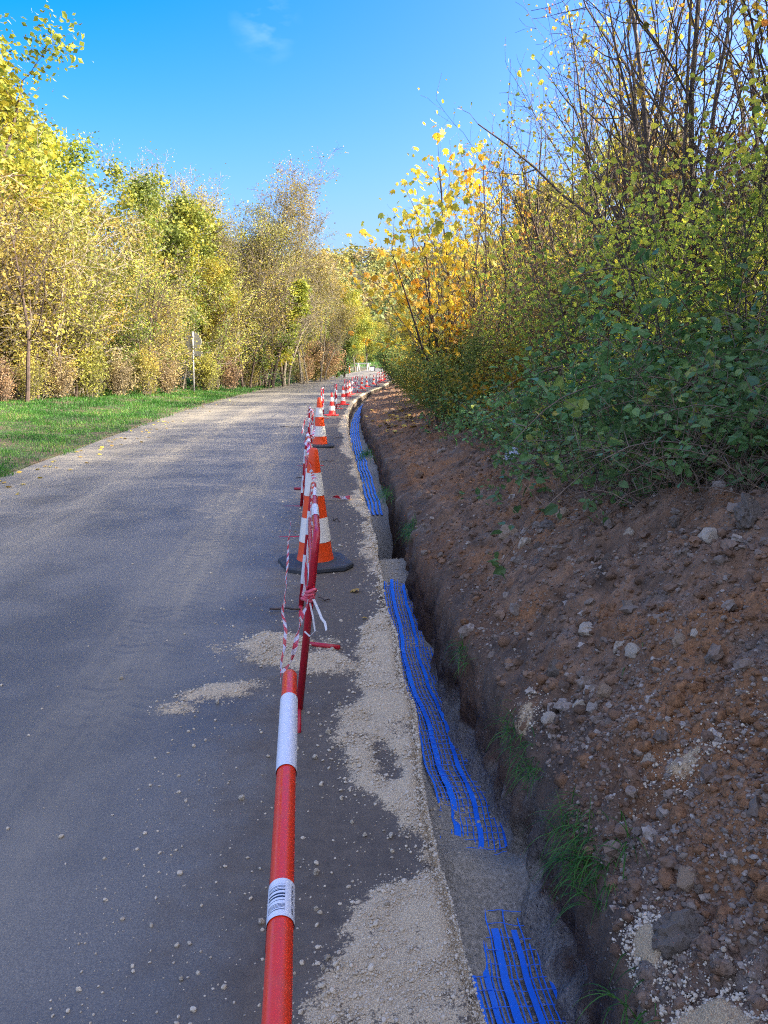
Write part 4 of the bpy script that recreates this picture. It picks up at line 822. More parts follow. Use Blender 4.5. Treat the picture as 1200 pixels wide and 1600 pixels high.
def make_shrub(seed, h, nst, leaf, per, lm, spread=.5, wood='bark_grey', shape='oval', sd=.06, name='shrub', lv=(1, 2), kids=(9, 6), bias=0.0, rad=.016, sc=1.2, droop=.4, trop=.03, part='stems', ang=(38, 45), minr=.0012):
    rng = R(seed); S = []; A = []
    spec = [dict(n=10, wander=.07, trop=trop, taper=.3), dict(n=6, wander=.12, trop=.03, kids=kids[0], start=.15, ang=ang[0], ratio=.42, fall=.45, rr=.55), dict(n=4, wander=.16, trop=.0, kids=kids[1], start=.1, ang=ang[1], ratio=.42, rr=.6)]
    for s in range(nst):
        an = rng.uniform(0, 2 * math.pi); sp = spread * rng.random()
        branch(rng, S, A, (.25 * h * .2 * rng.normal(), .25 * h * .2 * rng.normal(), -.15), (math.cos(an) * sp, math.sin(an) * sp, 1), h * rng.uniform(.65, 1.05), rad * rng.uniform(.7, 1.2), 0, spec)
    P = jitter(A, rng, per, sd, lv) if per >= 1 else np.array([q + rng.normal(size=3) * sd for q, l, d in A if l in lv and rng.random() < per])
    g = G(); leaves(g, P, leaf, rng, shape, clump_rnd(P, rng, sc, seed, .3, bias), droop, .7)
    return plant(name, S, M[wood], g, M[lm], part=part, minr=minr)
def make_tree(seed, h, cw, leaf, nleaf, lm, wood='bark', trunk_r=.16, base=.3, name='tree', per_sd=.28, kids=(9, 6, 5), bias=0.0, lean=0.0, stems=1, sc=.45, shape='diamond', droop=.3, ang=(48, 48, 50), trop=(.02, .05, .03), minr=.004):
    rng = R(seed); S = []; A = []
    spec = [dict(n=10, wander=.05, trop=trop[0], taper=.25), dict(n=7, wander=.10, trop=trop[1], kids=kids[0], start=base, ang=ang[0], ratio=cw, fall=.55, rr=.5), dict(n=5, wander=.14, trop=trop[2], kids=kids[1], start=.2, ang=ang[1], ratio=.45, fall=.4, rr=.5), dict(n=3, wander=.16, trop=.02, kids=kids[2], start=.2, ang=ang[2], ratio=.45, fall=.3, rr=.55)]
    for s in range(stems):
        an = rng.uniform(0, 2 * math.pi); k = lean + (.0 if stems == 1 else .10)
        branch(rng, S, A, (.25 * (stems > 1) * rng.normal(), .25 * (stems > 1) * rng.normal(), -.3), (math.cos(an) * k, math.sin(an) * k, 1), h * (1 if s == 0 else rng.uniform(.7, .95)), trunk_r * (1 if s == 0 else .75), 0, spec)
    B = np.array([q for q, l, d in A if l >= 2]); i = rng.integers(0, len(B), nleaf)
    den = np.clip(.75 + 1.1 * fbm(B[i, 0] * .9 + B[i, 2] * .5, B[i, 1] * .9 - B[i, 2] * .5, 2, seed + 5), .12, 1); i = i[rng.random(len(i)) < den]
    P = B[i] + rng.normal(size=(len(i), 3)) * per_sd
    g = G(); leaves(g, P, leaf, rng, shape, clump_rnd(P, rng, sc, seed, .3, bias), droop, .5)
    return plant(name, S, M[wood], g, M[lm], part='trunk', minr=minr)

class Kinds:
    def __init__(s, makers): s.m = makers; s.used = [False] * len(makers); s.r = [None] * len(makers)
    def put(s, i, loc, rz, sc, label, cat, group=None, sxy=None, tilt=(0, 0)):
        i %= len(s.m)
        if s.r[i] is None: s.r[i] = s.m[i](); o = s.r[i]
        else: o = dup(s.r[i])
        o.location = loc; o.rotation_euler = (tilt[0], tilt[1], rz); q = sxy or sc; o.scale = (q, q, sc); return tag(o, label, cat, group)
# ---- right hand bank
def rp(px, Y): x = (px - 600) / 1200 * (Y * .98 + .2); return (x, Y, float(zheap(x, Y, False)) - .05)
def rb(px, Y, off=.42): x = (px - 600) / 1200 * (Y * .98 + .2) + off; return (x, Y, float(zheap(x, Y, False)) - .08)
br = Kinds([lambda k=k: make_bramble(400 + k, 1.5, 1.0, 44, .062) for k in range(4)])
BR = [(1195, 4.1, 1.0), (1120, 4.75, .95), (1010, 5.2, .85), (1190, 5.3, 1.25), (930, 6.2, .95), (1060, 6.2, 1.15), (860, 7.6, 1.0), (980, 7.4, 1.2), (1130, 7.0, 1.35), (900, 9.0, 1.15), (815, 9.8, 1.0), (770, 12.3, 1.0), (850, 11.6, 1.2), (1220, 6.4, 1.5), (735, 15.0, 1.1), (790, 14.4, 1.2)]
BL = ['dark green bramble at the right edge of the picture overhanging the big grey boulder', 'bramble with drooping canes above the flat whitish rock', 'low bramble with round leaves touching the bare red soil of the crest', 'tall bramble behind the one that overhangs the big grey boulder', 'bramble spilling down at the corner where the yellow leaves lie', 'bluish green bramble behind the low one on the crest', 'bramble close above the bluish white lump', 'middle bramble of the thicket, behind the corner with yellow leaves', 'high bramble with long bare canes at the right, second row',
      'bramble rising behind the bluish white lump', 'bramble left of the bluish white lump', 'bramble at the dark gap left of the tall purple stems', 'bramble below the purple stemmed saplings', 'highest bramble at the far right of the thicket', 'farther bramble by the fallen orange leaves', 'bramble under the golden maple, facing the trench']
for i, (px, Y, s) in enumerate(BR): br.put(i, rb(px, Y, .42 if px > 950 else .68), i * 1.9, s, BL[i], 'bramble', 'brambles on the bank')
dryb = Kinds([lambda: make_bramble(450, 1.0, 1.1, 46, .06, dry=True)])
for i, (px, Y, s) in enumerate(((1185, 3.75, .85), (1130, 4.2, .8), (1060, 4.7, .75), (990, 5.2, .65), (1210, 4.6, 1.0), (930, 5.9, .6), (1090, 5.4, .9))): dryb.put(0, rb(px, Y, .3), i * 2.1, s, ['leafless tangle of dry canes hanging over the crest at the right edge', 'leafless dry canes under the bramble above the whitish rock', 'leafless dry canes at the foot of the middle bramble', 'low leafless canes by the bramble corner', 'tall leafless tangle cut by the right edge', 'leafless canes near the corner with yellow leaves', 'leafless tangle in the dark gap between the near brambles'][i], 'bramble', 'dry canes')
hd = Kinds([lambda k=k: make_shrub(500 + k, 2.3, 14, .058, 3, 'lf_hedge', .9, 'bark_dark', 'oval', .09, 'hedge_shrub', (1, 2), (11, 6), 0, .012, 1.6) for k in range(3)])
for i, (px, Y, s) in enumerate(((700, 18.0, 1.0), (725, 20.5, 1.1), (672, 21.5, 1.05), (700, 24.5, 1.3), (655, 25.5, 1.1), (668, 29.5, 1.4), (640, 31.0, 1.2), (628, 37.5, 1.25), (652, 36.5, 1.6), (619, 45.0, 1.3), (640, 44.0, 1.8), (617, 54.0, 1.5), (634, 56.0, 2.0), (616, 66.0, 1.7), (632, 72.0, 2.2), (705, 14.6, .9), (680, 16.2, .85), (655, 19.0, .9), (640, 22.5, .9), (628, 27.0, .95), (730, 13.4, .8))):
    hd.put(i, rb(px, Y, .55), i * 1.7, s * .92, 'leafy green shrub ' + ['under the golden maple nearest the viewer', 'behind the shrub under the golden maple', 'leaning over the spoil heap left of the golden maple', 'in the second row behind the golden maple', 'where the bare heap darkens beside the trench', 'behind the one where the heap darkens', 'covering the trench at the start of its bend', 'hanging over the bend of the trench', 'tall behind the bend of the trench', 'whose edge hides the last stretch of blue mesh', 'above the last stretch of blue mesh', 'beside the farthest cones', 'standing tall behind the farthest cones', 'where the cone row ends', 'last of the hedge beside the far road', 'at the foot of the golden maple, right', 'at the foot of the golden maple, middle', 'at the foot of the golden maple, left', 'low at the heap foot before the trench bend', 'low beside the trench bend', 'low in front of the purple stems'][i], 'shrub', 'hedge shrubs along the trench')
sh = Kinds([lambda k=k: make_shrub(520 + k, 2.8, 10, .066, .62, 'lf_shrub', .55, 'bark_stem', 'oval', .07, 'shrub', (1, 2), (10, 6), -.05, .014, 1.0) for k in range(3)])
SH = [(1180, 6.6, 1.0, 'at the right edge, nearest of all'), (1085, 7.2, 1.0, 'behind the bramble above the whitish rock'), (985, 8.3, .95, 'behind the bramble corner'), (905, 9.8, .95, 'behind the bluish white lump'), (1050, 9.4, .95, 'in the middle of the thicket, second row'), (960, 10.8, .95, 'between the bare grey trees and the purple stems, low'), (850, 12.5, .95, 'behind the purple stems'), (1150, 8.8, .95, 'in the second row at the right'), (800, 15.5, .95, 'right of the golden maple'), (890, 13.2, .75, 'low, right of the purple stems')]
for i, (px, Y, s, l_) in enumerate(SH): sh.put(i, rp(px, Y), i * 2.3, s, 'yellow green shrub ' + l_, 'shrub', 'yellow green shrubs on the bank')
sp_ = Kinds([lambda k=k: make_shrub(540 + k, 6.0, 5, .080, (.26, .5, .16, .42)[k], 'lf_sapling', .28, 'bark_dark' if k % 2 else 'bark_stem', 'oval', .10, 'sapling', (1, 2), (13, 6), -.05, .040, .8, trop=.02, part='trunk', ang=(30, 40), minr=.003) for k in range(4)])
SP = [(1010, 10.5, 1.22, 0, 'bare grey many stemmed sapling reaching the top of the picture, left one of three'), (1075, 9.6, 1.1, 2, 'bare grey sapling crossing the top of the picture, middle one of three'), (1145, 10.2, 1.1, 0, 'bare grey sapling at the top right, right one of three'), (1195, 9.0, 1.15, 3, 'tall sapling cut by the right edge'), (950, 12.4, 1.12, 3, 'tall sapling with orange brown leaves near its top'), (890, 13.8, .92, 1, 'thin sapling right of the highest yellow leaf tuft'), (842, 14.8, .85, 2, 'thin sapling with a yellow leaf tuft on top'), (795, 14.6, .80, 1, 'purple stemmed sapling clump, right one'), (757, 15.8, .80, 3, 'purple stemmed sapling clump, middle one'), (735, 17.5, .82, 1, 'purple stemmed sapling clump, left one by the maple'), (715, 19.0, .78, 0, 'low sapling behind the maple')]
for i, (px, Y, s, k, l_) in enumerate(SP): sp_.put(k, rp(px, Y), i * 1.3, s, l_, 'sapling', 'saplings on the bank', sxy=s * .9)
mp_ = Kinds([lambda k=k: make_shrub(560 + k, 4.6, 6, .13, 1, 'lf_maple', .40, 'bark_dark', 'maple', .13, 'maple', (1, 2), (7, 4), 0, .03, .7, .6, .02, 'trunk') for k in range(2)])
mp_.put(0, rp(714, 16.6), .4, 1.15, 'golden leaved maple leaning over the trench', 'tree', 'golden maples', tilt=(0, -.17))
mp_.put(1, rp(722, 18.4), 2.2, 1.2, 'upright golden maple right behind the leaning one', 'tree', 'golden maples')
br2 = Kinds([lambda: make_shrub(570, 1.5, 10, .085, 2, 'lf_maple', .8, 'bark_dark', 'oval', .08, 'shrub', (1, 2), (6, 4), -.15, .01)])
br2.put(0, rp(812, 11.0), 0, .85, 'small yellow leaved shrub standing out left of the dark green bramble', 'shrub')
dk = Kinds([lambda k=k: make_shrub(580 + k, 3.0, 16, .05, .5, 'lf_brown', .5, 'cane', 'oval', .06, 'twiggy_shrub', (1, 2), (13, 9), 0, .012) for k in range(2)])
for i, (px, Y, s) in enumerate(((1200, 9.6, 1.2), (1160, 11.6, 1.1), (900, 11.5, .9), (820, 13.5, .9), (760, 16.6, .9), (990, 10.0, .9), (1080, 10.6, .95))): dk.put(i, rp(px, Y), i, s, 'brown twiggy shrub ' + ['at the right edge with a dark tangle of twigs', 'at the back right', 'between the purple stems and the middle', 'at the feet of the purple stems', 'by the maple trunk', 'in the middle behind the brambles', 'below the bare grey saplings'][i], 'shrub', 'brown twiggy shrubs')
# trees on the bank further right and behind the viewer; they shade the road
sd_ = Kinds([lambda k=k: make_tree(600 + k, 9.5, .42, .24, 26000, 'lf_olive', 'bark', .13, .12, 'bank_tree', .35, (13, 6, 4)) for k in range(2)])
for i, (x, y, s) in enumerate(((8.5, 2.5, .8), (7.0, -1.5, .8), (6.5, 1.2, .7), (7.5, .2, .8), (8.2, -3.2, .85), (9.5, -.8, .9), (10, 4.2, .8), (10.5, 1.5, .9), (9.0, -6.5, .9), (11, -4.5, .9), (9.5, 6.0, .75), (7.5, -5.0, .85), (10, 28.0, .65), (10.5, 34.5, .75), (9.5, 41.5, .75), (10, 49.0, .8), (9.5, 45, .7), (10, 53, .8), (6.0, 3.4, .5), (6.3, .4, .5), (11, 58, 1.0), (12.5, 66, 1.0), (14, 76, 1.0))):
    sd_.put(i, (x, y, float(zheap(x, y, False)) - .1), i * 1.1, s, 'olive brown tree standing high on the bank behind the thicket', 'tree', 'trees high on the right bank')

sun_block = Kinds([lambda k=k: make_shrub(650 + k, 4.6, 16, .16, 5, 'lf_olive', .6, 'bark_stem', 'diamond', .12, 'hedge_shrub', (1, 2), (13, 7), 0, .03, 1.0) for k in range(2)])  # unseen dense shrubs added right of view to keep sun off the near barriers
for i, (x, y, s) in enumerate(((4.6, -6.0, .8), (4.4, -4.4, .75), (4.8, -2.9, .8), (4.5, -1.4, .78), (4.7, .1, .8), (4.5, 1.4, .75), (4.9, 2.7, .8), (4.9, 4.1, .72), (5.3, 5.3, .62))):
    sun_block.put(i, (x, y, float(zheap(x, y, False)) - .1), i * 1.3, s, 'unseen dense olive shrub added on the right bank to block the sun', 'shrub', 'added sun blocking shrubs on the right bank')
# ---- left wood
def lp(px, Y, dz=0): x = (px - 600) / 1200 * (Y + .3); return (x, Y, float(zverge(x, Y)) - .1 + dz)
tw = Kinds([lambda k=k: make_shrub(700 + k, 5.2, 10, .105, 2, ('lf_ochre', 'lf_green', 'lf_olive')[k], .75, ('bark_tan', 'bark_grey', 'bark_grey')[k], 'diamond', .12, 'twiggy_tree', (1, 2), (13, 8), 0, .035, .6, trop=-.005, part='trunk', ang=(45, 50), minr=.006) for k in range(3)])
TW = [(10, 29.0, 1.45, 0), (75, 30.0, 1.3, 2), (130, 32.5, 1.2, 1), (-40, 27.5, 1.5, 2), (60, 35.0, 1.75, 0), (125, 37.0, 1.55, 2), (185, 36.0, 1.1, 1), (235, 38.5, 1.1, 0), (285, 43.0, 1.1, 1), (345, 47.0, 1.15, 2), (380, 51.0, 1.25, 1), (330, 50.0, 1.3, 0), (410, 56.0, 1.2, 2), (445, 62.0, 1.0, 1), (20, 38.0, 1.95, 2), (472, 70.0, .85, 1), (492, 76.0, .75, 1), (180, 42.0, 1.5, 2), (255, 45.0, 1.4, 1), (-30, 35, 2.0, 0)]
TWL = ['at the left edge above the brown undergrowth', 'second from the left edge', 'third from the left edge, greyish', 'cut by the left edge', 'tall ochre one behind the first three', 'tall greyish one under the gap in the tree line', 'pale one left of the green tree', 'ochre one in front of the green tree', 'pinkish one left of the road sign', 'right behind the road sign', 'pinkish one right of the road sign', 'ochre one above the road sign', 'low one left of the ivy clad trunks', 'pinkish brown one right of the ivy clad trunks', 'highest at the left edge', 'pinkish brown low one by the far bend', 'last pinkish brown one by the far bend', 'behind the pale one left of the green tree', 'behind the pinkish one left of the sign', 'tall ochre one cut by the left edge']
for i, (px, Y, s, k) in enumerate(TW): tw.put(k, lp(px, Y), i * 1.7, s, 'tan twiggy tree ' + TWL[i], 'tree', 'tan twiggy trees on the left')
ug = Kinds([lambda k=k: make_shrub(720 + k, 1.8, 20, .075, .8, ('lf_olive', 'lf_tan')[k], .35, 'bark_tan', 'diamond', .07, 'undergrowth_shrub', (1, 2), (8, 5), 0, .012, 1.2, part='stems') for k in range(2)])
UG = [(-30, 25.8, 1.0), (15, 26.5, .9), (60, 27.8, 1.05), (105, 29.2, .95), (150, 31.0, 1.15), (195, 33.0, 1.1), (235, 35.0, 1.2), (268, 37.4, 1.15), (330, 43.2, 1.2), (365, 46.5, 1.15), (395, 51.0, 1.2), (30, 31, 1.5), (90, 33, 1.5), (140, 35, 1.5), (210, 38, 1.5), (470, 64, 1.3), (495, 69, 1.3), (512, 75, 1.3)]
for i, (px, Y, s) in enumerate(UG): ug.put(i, lp(px, Y), i * 2.2, s, 'dry upright undergrowth ' + ['cut by the left edge at the grass', 'nearest the left edge of the grass', 'left of the yellow leaved stems', 'at the yellow leaved stems', 'right of the yellow leaved stems', 'halfway between the left edge and the sign', 'pale, a little left of the sign', 'just left of the sign post', 'just right of the sign post', 'right of the sign, rusty', 'left of the dark tree trunks', 'behind the first clump at the left edge', 'behind the second clump from the left', 'behind the yellow leaved stems', 'behind the pale clump left of the sign', 'brown, right of the dark tree trunks', 'brown, along the far verge', 'brown, last before the green column'][i], 'undergrowth', 'dry undergrowth along the left verge')
ys_ = Kinds([lambda: make_shrub(735, 2.4, 7, .10, .6, 'lf_yellow', .35, 'bark_tan', 'oval', .12, 'shrub', (1, 2), (5, 4), .1, .012)])
for i, (px, Y, s) in enumerate(((60, 29.2, .8), (125, 30.6, .9), (160, 33.0, 1.1))): ys_.put(0, lp(px, Y), i * 2, s, 'thin yellow leaved shrub ' + ['in the dry undergrowth near the left edge', 'in the middle of the dry undergrowth', 'tallest one in the dry undergrowth', 'small one at the left edge', 'right one in the dry undergrowth'][i], 'shrub', 'yellow leaved shrubs on the left')
tr = Kinds([lambda k=k: make_tree(800 + k, 11.0, .40, .23, 15000, ('lf_yellow', 'lf_green', 'lf_olive')[k], 'bark', .17, .10, 'broadleaf_tree', .34, (14, 6, 4), bias=(-.08, 0, 0)[k]) for k in range(3)])
TR = [(205, 44.0, .88, 1, 'green tree, left one of the pair in the middle of the left wood'), (262, 46.0, .88, 1, 'green tree, right one of the pair in the middle of the left wood'), (312, 48.0, .80, 0, 'bright yellow tree above and left of the road sign'), (165, 50.0, .92, 1, 'green tree behind the pair in the left wood'), (350, 53.0, .78, 0, 'yellow tree above the road sign'), (285, 58.0, 1.0, 2, 'olive tree peeping over the yellow one'), (420, 64.0, .85, 0, 'yellow green tree behind the ivy clad trunks'), (120, 45.0, 1.0, 0, 'yellow tree behind the tan twigs under the gap in the tree line'), (532, 92.0, .80, 0, 'bright yellow green tree at the far bend, left'), (555, 104.0, .78, 0, 'bright yellow green tree at the far bend, middle'), (573, 116.0, .66, 0, 'bright yellow green tree at the far bend, right and lowest'), (500, 84.0, .82, 0, 'yellow tree right of the tall bare trees'), (470, 74.0, .85, 0, 'yellow tree among the tall bare trees'), (590, 142.0, .62, 1, 'green tree beyond the bend, left of the golden maple'), (612, 152.0, .75, 1, 'green tree beyond the bend behind the maple tip'), (600, 175, .6, 2, 'olive tree at the foot of the wooded hill'), (628, 160.0, 1.0, 2, 'olive tree behind the hedge beyond the bend'), (60, 47, 1.15, 0, 'yellow tree at the back of the left wood'), (0, 44, 1.2, 1, 'green tree at the back near the left edge'), (385, 62.0, .85, 1, 'green tree behind the tall bare trees'), (135, 37.5, .62, 1, 'small green tree among the tan twigs left of the sign'), (345, 46.0, .55, 0, 'small yellow tree right behind the road sign'), (70, 35.0, .70, 0, 'small ochre tree among the tan twigs near the left edge')]
for i, (px, Y, s, k, l_) in enumerate(TR):
    x, y, z = lp(px, min(Y, 160)) if px < 580 else (far_pt(px, Y), Y, float(zfar(far_pt(px, Y), Y))); x = far_pt(px, Y); tr.put(k, (x, Y, z), i * 1.4, s, l_, 'tree', 'broadleaf trees', sxy=s * 1.0)
ok = Kinds([lambda: make_tree(830, 13.5, .42, .22, 52000, 'lf_yellow', 'bark_dark', .24, .30, 'oak', .42, (13, 7, 4), bias=-.1)])
ok.put(0, lp(-25, 30.0), 1.0, 1.18, 'big ochre yellow oak whose crown fills the top left corner', 'tree')
bt = Kinds([lambda k=k: make_tree(840 + k, 14.0, .50, .15, 16000, 'lf_olive', 'bark_tan', .13, .28, 'bare_tree', .30, (15, 10, 8), stems=3, ang=(36, 42, 48), trop=(.03, .07, .05), minr=.009) for k in range(2)])
for i, (px, Y, s, k) in enumerate(((400, 54.0, .84, 0), (448, 55.0, .82, 1), (482, 60.0, .72, 0), (365, 58.0, .86, 1), (505, 68.0, .58, 1), (-60, 32, .8, 0), (285, 55, .86, 1))): bt.put(k, lp(px, Y), i * 2.0 + .5, s, 'tall nearly bare tree ' + ['standing highest right of the yellow trees', 'with forked grey trunk against the sky', 'at the right end of the wood against the sky', 'behind the highest one', 'smallest, beside the open sky', 'behind the oak at the left edge', 'whose twigs top the green trees'][i], 'tree', 'tall bare trees')
ds = Kinds([lambda k=k: make_tree(870 + k, 6.2, .50, .10, 2600, 'lf_olive', 'bark_dark', .085, .34, 'slender_tree', .22, (8, 7, 5), stems=2, ang=(45, 48, 50), trop=(.0, .02, .02), minr=.008) for k in range(2)])
for i, (px, Y, s, k) in enumerate(((22, 26.8, 1.0, 0), (72, 28.6, .85, 1), (128, 30.5, .9, 0), (232, 35.8, .95, 1), (392, 49.5, 1.1, 0), (420, 52.0, 1.1, 1), (340, 45.0, .8, 1))): ds.put(k, lp(px, Y), i * 2.1, s, 'slender dark stemmed tree ' + ['at the left edge of the wood, nearest the grass', 'leaning in the dry undergrowth, second from the left edge', 'with forked stem left of the green trees', 'between the green trees and the sign', 'right of the road sign', 'just left of the ivy clad trunks', 'close behind the road sign'][i], 'tree', 'slender dark stemmed trees')
iv = Kinds([lambda: make_tree(850, 7.0, .16, .20, 4200, 'lf_yellow', 'bark_dark', .15, .22, 'ivy_clad_tree', .22, (12, 4, 2), bias=-.15, lean=.04)])
for i, (px, Y, s) in enumerate(((428, 52.5, 1.0), (446, 55.0, .85), (410, 54.0, .75))): iv.put(0, lp(px, Y), i * 2.4, s, 'leaning dark trunk clad in yellow green ivy, ' + ['middle one', 'right one', 'left one'][i], 'tree', 'ivy clad trunks', tilt=(0, .04))
rb_ = Kinds([lambda k=k: make_shrub(745 + k, 3.0, 12, .13, 2, 'lf_russet', .6, 'bark_tan', 'diamond', .12, 'beech_shrub', (1, 2), (9, 6), 0, .02, .8) for k in range(2)])
for i, (px, Y, s) in enumerate(((478, 66.0, 1.0), (496, 70.0, 1.1), (513, 75.0, 1.05), (505, 79.0, 1.2))): rb_.put(i, lp(px, Y), i * 2.0, s, 'rounded russet brown shrub left of the far road, ' + ['nearest one', 'second one', 'last one before the green column', 'taller one behind the others'][i], 'shrub', 'russet shrubs by the far road')
cy = Kinds([lambda: make_tree(860, 4.6, .22, .17, 7000, 'lf_dark', 'bark_dark', .08, .02, 'evergreen_shrub', .18, (18, 6, 3), ang=(35, 40, 45))])
cy.put(0, lp(540, 82.0), 0, 1.0, 'dark green column shaped evergreen at the far bend', 'shrub'); cy.put(0, lp(527, 79.0), 2, .62, 'small dark evergreen beside the green column at the far bend', 'shrub')
for i, (px, Y, s) in enumerate(((560, 132, 1.2), (580, 136, 1.1), (600, 140, 1.2), (572, 150, 1.5), (615, 138, 1.3))): x = far_pt(px, Y); hd.put(i, (x, Y, float(zr(Y))), i, s * 1.3, 'shrub ' + ['left of the pale trunks beyond the closed road', 'beside the pale trunks beyond the closed road', 'right of the pale trunks beyond the closed road', 'behind the pale trunks beyond the closed road', 'last on the right beyond the closed road'][i], 'shrub', 'shrubs beyond the closed road')

# wooded hill far behind the bend
def far_wood():
    rng = R(900); n = 1250; x = rng.uniform(-150, 190, n); y = rng.uniform(195, 470, n); k = (x / y > -.42) & (x / y < .5); x, y = x[k], y[k]; z = zfar(x, y); g = G()
    for i in range(len(x)):
        h = rng.uniform(7, 13); w = h * .42; m = 95; u = rng.normal(size=(m, 3)); u /= np.linalg.norm(u, axis=1, keepdims=True); u *= rng.uniform(.55, 1, (m, 1)) ; P = np.array([x[i], y[i], z[i] + h * .6]) + u * np.array([w, w, h * .45]) * (1 + .25 * fbm(u[:, 0] * 3 + i, u[:, 1] * 3 + u[:, 2] * 2, 2, i))[:, None]
        leaves(g, P, 1.7, rng, 'diamond', np.clip(rng.random() + .12 * rng.normal(size=m), 0, 1), .1, .6)
        segs_tube(g, [(x[i], y[i], z[i] - .5, x[i], y[i], z[i] + h * .6, .25, .12)], 5, 1.0)
    tag(g.obj('distant_wood', M['lf_far']), 'autumn wood covering the hill beyond the bend', 'wood', kind='stuff')
far_wood()

# ---- grass
def blades(g, P, h, rng, w=.006, lean=.5):
    n = len(P); a = rng.uniform(0, 2 * math.pi, n); d = np.stack([np.cos(a), np.sin(a), np.zeros(n)], -1); s = np.stack([-d[:, 1], d[:, 0], d[:, 2]], -1); h = np.asarray(h) * rng.uniform(.5, 1.2, n); l = lean * rng.random(n) * h; w = np.broadcast_to(w, (n,))
    up = np.array([0, 0, 1.]); mid = P + up * (h * .6)[:, None] + d * (l * .35)[:, None]; tip = P + up * h[:, None] * .95 + d * l[:, None]
    V = np.stack([P - s * w[:, None], P + s * w[:, None], mid + s * w[:, None] * .7, mid - s * w[:, None] * .7, tip], 1); b = (np.arange(n) * 5)[:, None]
    r = np.clip(.45 + .6 * fbm(P[:, 0] * .8, P[:, 1] * .8, 3, 950) + .2 * rng.normal(size=n), 0, 1)
    g.add(V, [b + np.array([[0, 1, 2, 3]]), b + np.array([[3, 2, 4]])], r)
def verge_grass():
    rng = R(951); n = 190000; y = invy(rng, n, 8, 105, 1.35); d = rng.random(n) * np.clip(4.0 + y * .08, 4, 8.5); x = xL(y) + .06 - d - .30 * fbm(y * 1.5, y * 0, 4, 5)
    patch = fbm(x * .9, y * .9, 3, 960); k = rng.random(n) < np.clip(.75 + .9 * patch, .1, 1) * np.where(d < .5, .55, 1); bare = (np.abs(y - 10.2) < .75) & (d > .3); k &= ~(bare & (rng.random(n) < .95)); x, y, d = x[k], y[k], d[k]
    sc = np.clip(y / 22, .7, 2.2); g = G(); blades(g, np.stack([x, y, zverge(x, y) - .01], -1), .085 * np.clip(.7 + .9 * (fbm(x * 1.7, y * 1.7, 2, 970) + .3), .35, 2.0) * np.clip(sc, .8, 1.3), rng, .006 * sc, .8)
    tag(g.obj('grass', M['grass']), 'short green grass on the verge left of the road', 'grass', kind='stuff')
    rng = R(952); n = 9000; y = rng.uniform(118, 150, n); x = rng.uniform(-14, 16, n); k = (x < xL(np.minimum(y, 165)) - .2); 
    x, y = x[k], y[k]; g = G(); blades(g, np.stack([x, y, zverge(x, y) - .02], -1), .3, rng, .05, .8); tag(g.obj('grass', M['grass']), 'strip of grass beyond the closed part of the far road', 'grass', kind='stuff')
verge_grass()
def tuft(x0, y0, n, h, w, seed, label, sdx=.05, sdy=.1, fall=-.6):
    rng = R(seed); x = x0 + sdx * np.clip(rng.normal(size=n), -1.6, 1.6); y = y0 + sdy * rng.normal(size=n); z = zheap(x, y) - .01; g = G(); segs = []
    for i in range(n):
        L = h * rng.uniform(.4, 1.15); d = np.array([fall + .5 * rng.normal(), -.35 + .5 * rng.normal(), .75]); d = nrm(d); p = np.array([x[i], y[i], z[i]]); m = 6; pts = [p]
        for q in range(m): d = nrm(d + np.array([0, 0, -.33])); p = p + d * L / m; pts.append(p)
        pts = np.array(pts); s = nrm(np.cross(d, [0, 0, 1.])); ww = w * np.linspace(1, .15, m + 1)[:, None]; V = np.concatenate([pts - s * ww, pts + s * ww]); k = np.arange(m); g.add(V, np.stack([k, k + 1, k + m + 2, k + m + 1], -1), np.clip(.45 + .3 * rng.normal(), 0, .85))
    tag(g.obj('grass_tuft', M['grass']), label, 'grass tuft', 'grass tufts on the trench edge')
tuft(.66, 2.35, 150, .16, .0024, 981, 'large dark green grass tuft hanging over the trench edge', .035, .10)
tuft(.70, 2.18, 90, .15, .0026, 982, 'paler spreading grass tuft right below the large hanging one', .05, .05, -.1)
tuft(.60, 2.9, 60, .13, .0026, 983, 'thin grass tuft on the edge above the large hanging one', .03, .07)
tuft(.58, 3.25, 50, .12, .0026, 984, 'sparse grass blades on the lip by the sandy clods', .03, .08)
tuft(.64, 1.62, 70, .14, .0024, 985, 'thin pale grass hanging between the two sand heaps near the bottom', .03, .10)
tuft(.45, 4.2, 45, .14, .003, 986, 'sparse grass blades on the dark wall beside the long mesh', .02, .12)
tuft(.05, 9.6, 130, .2, .004, 987, 'grass tuft hanging into the deep part of the trench', .04, .25)
tuft(.28, 7.4, 130, .17, .004, 988, 'grass tuft at the near end of the deep part of the trench', .03, .16)
tuft(-.3, 14.0, 160, .25, .006, 989, 'grass hanging over the trench above the far blue mesh', .05, .30)
tuft(1.05, 3.05, 30, .09, .003, 990, 'tiny green tuft lying on the heap below the middle stones', .03, .02, .5)
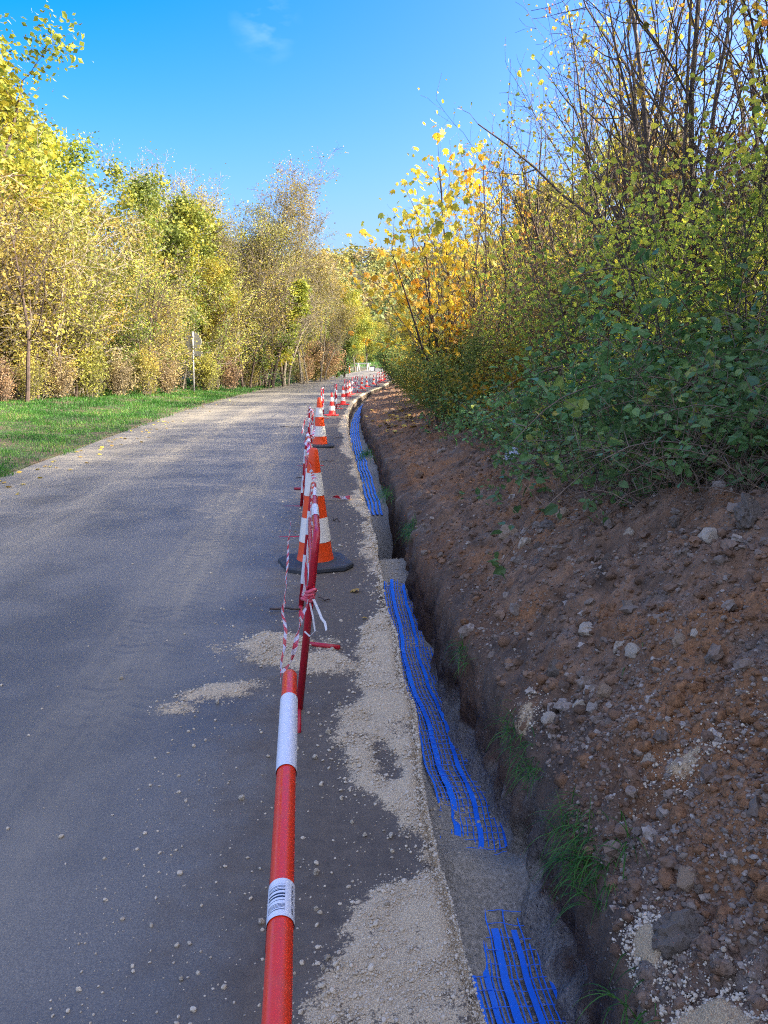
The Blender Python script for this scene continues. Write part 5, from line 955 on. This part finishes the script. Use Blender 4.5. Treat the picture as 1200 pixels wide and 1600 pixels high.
# small seedling near the bottom edge
g = G(); leaves(g, [(.735, 1.52, .14), (.72, 1.51, .15), (.75, 1.53, .13)], .035, R(3), 'oval', np.array([.4, .5, .6]), .0, 2.0); root = empty('seedling', (0, 0, 0)); g.obj('leaf', M['lf_bramble'], root); g = G(); path_tube(g, [(.74, 1.53, .05), (.735, 1.52, .145)], .002, 5); g.obj('stem', M['cane'], root); tag(root, 'small round leaved seedling beside the lower sand heap', 'seedling')
# fallen leaves, one object each
def fallen():
    rng = R(991); V, F = LEAF['maple']; g = G(); g.add(V - np.array([0, .5, 0]), F, .4); me = g.data('fallen_leaf', M['fallen']); V2, F2 = LEAF['oval']; g = G(); g.add(V2 - np.array([0, .5, 0]), F2, .3); me2 = g.data('fallen_leaf', M['fallen'])
    def put(x, y, z, s, m, lb, gp): o = bpy.data.objects.new('fallen_leaf', m); COL.objects.link(o); o.location = (x, y, z); o.scale = (s, s, s); o.rotation_euler = (rng.normal() * .25, rng.normal() * .25, rng.uniform(0, 6.3)); tag(o, lb, 'leaf', gp)
    for px, py in [(815, 740), (838, 748), (850, 752), (870, 750), (800, 775), (828, 770), (818, 785), (845, 788), (872, 786), (876, 762), (842, 760), (796, 786), (866, 742), (886, 738), (832, 728), (790, 748), (806, 738), (858, 770), (812, 762), (780, 760)]:
        h = hpt(px, py); put(h[0], h[1], h[2] + .012, .05, me2, 'yellow fallen leaf on the brown soil below the bluish white lump', 'yellow leaves on the heap')
    for i in range(70):
        px, py = rng.normal(628, 22), rng.normal(658, 9); h = hpt(px, py)
        if h is not None: put(h[0], h[1], h[2] + .02, .12, me, 'orange yellow fallen maple leaf on the dark soil under the golden maple', 'maple leaves on the heap')
    for i in range(90):
        y = float(invy(rng, 1, 9, 60, 1.3)[0]); x = float(xL(y)) + .15 + abs(rng.normal()) * .5; put(x, y, float(zroad(x, y)) + .012, .085, me if i % 2 else me2, 'small withered leaf lying along the left edge of the road', 'withered leaves at the road edge')
    for px, py, lb in ((553, 923, 'tan lobed fallen leaf on the shoulder below the nearest big cone'), (570, 966, 'round yellow fallen leaf on the shoulder nearer the trench')):
        u, v = (px - 600) / 1200, (py - 800) / 1200; t = (HC - .02) / (math.sin(PITCH) + v * math.cos(PITCH)); put(u * t, t * (math.cos(PITCH) - v * math.sin(PITCH)), .024, .085 if px < 560 else .045, me if px < 560 else me2, lb, None)
fallen()
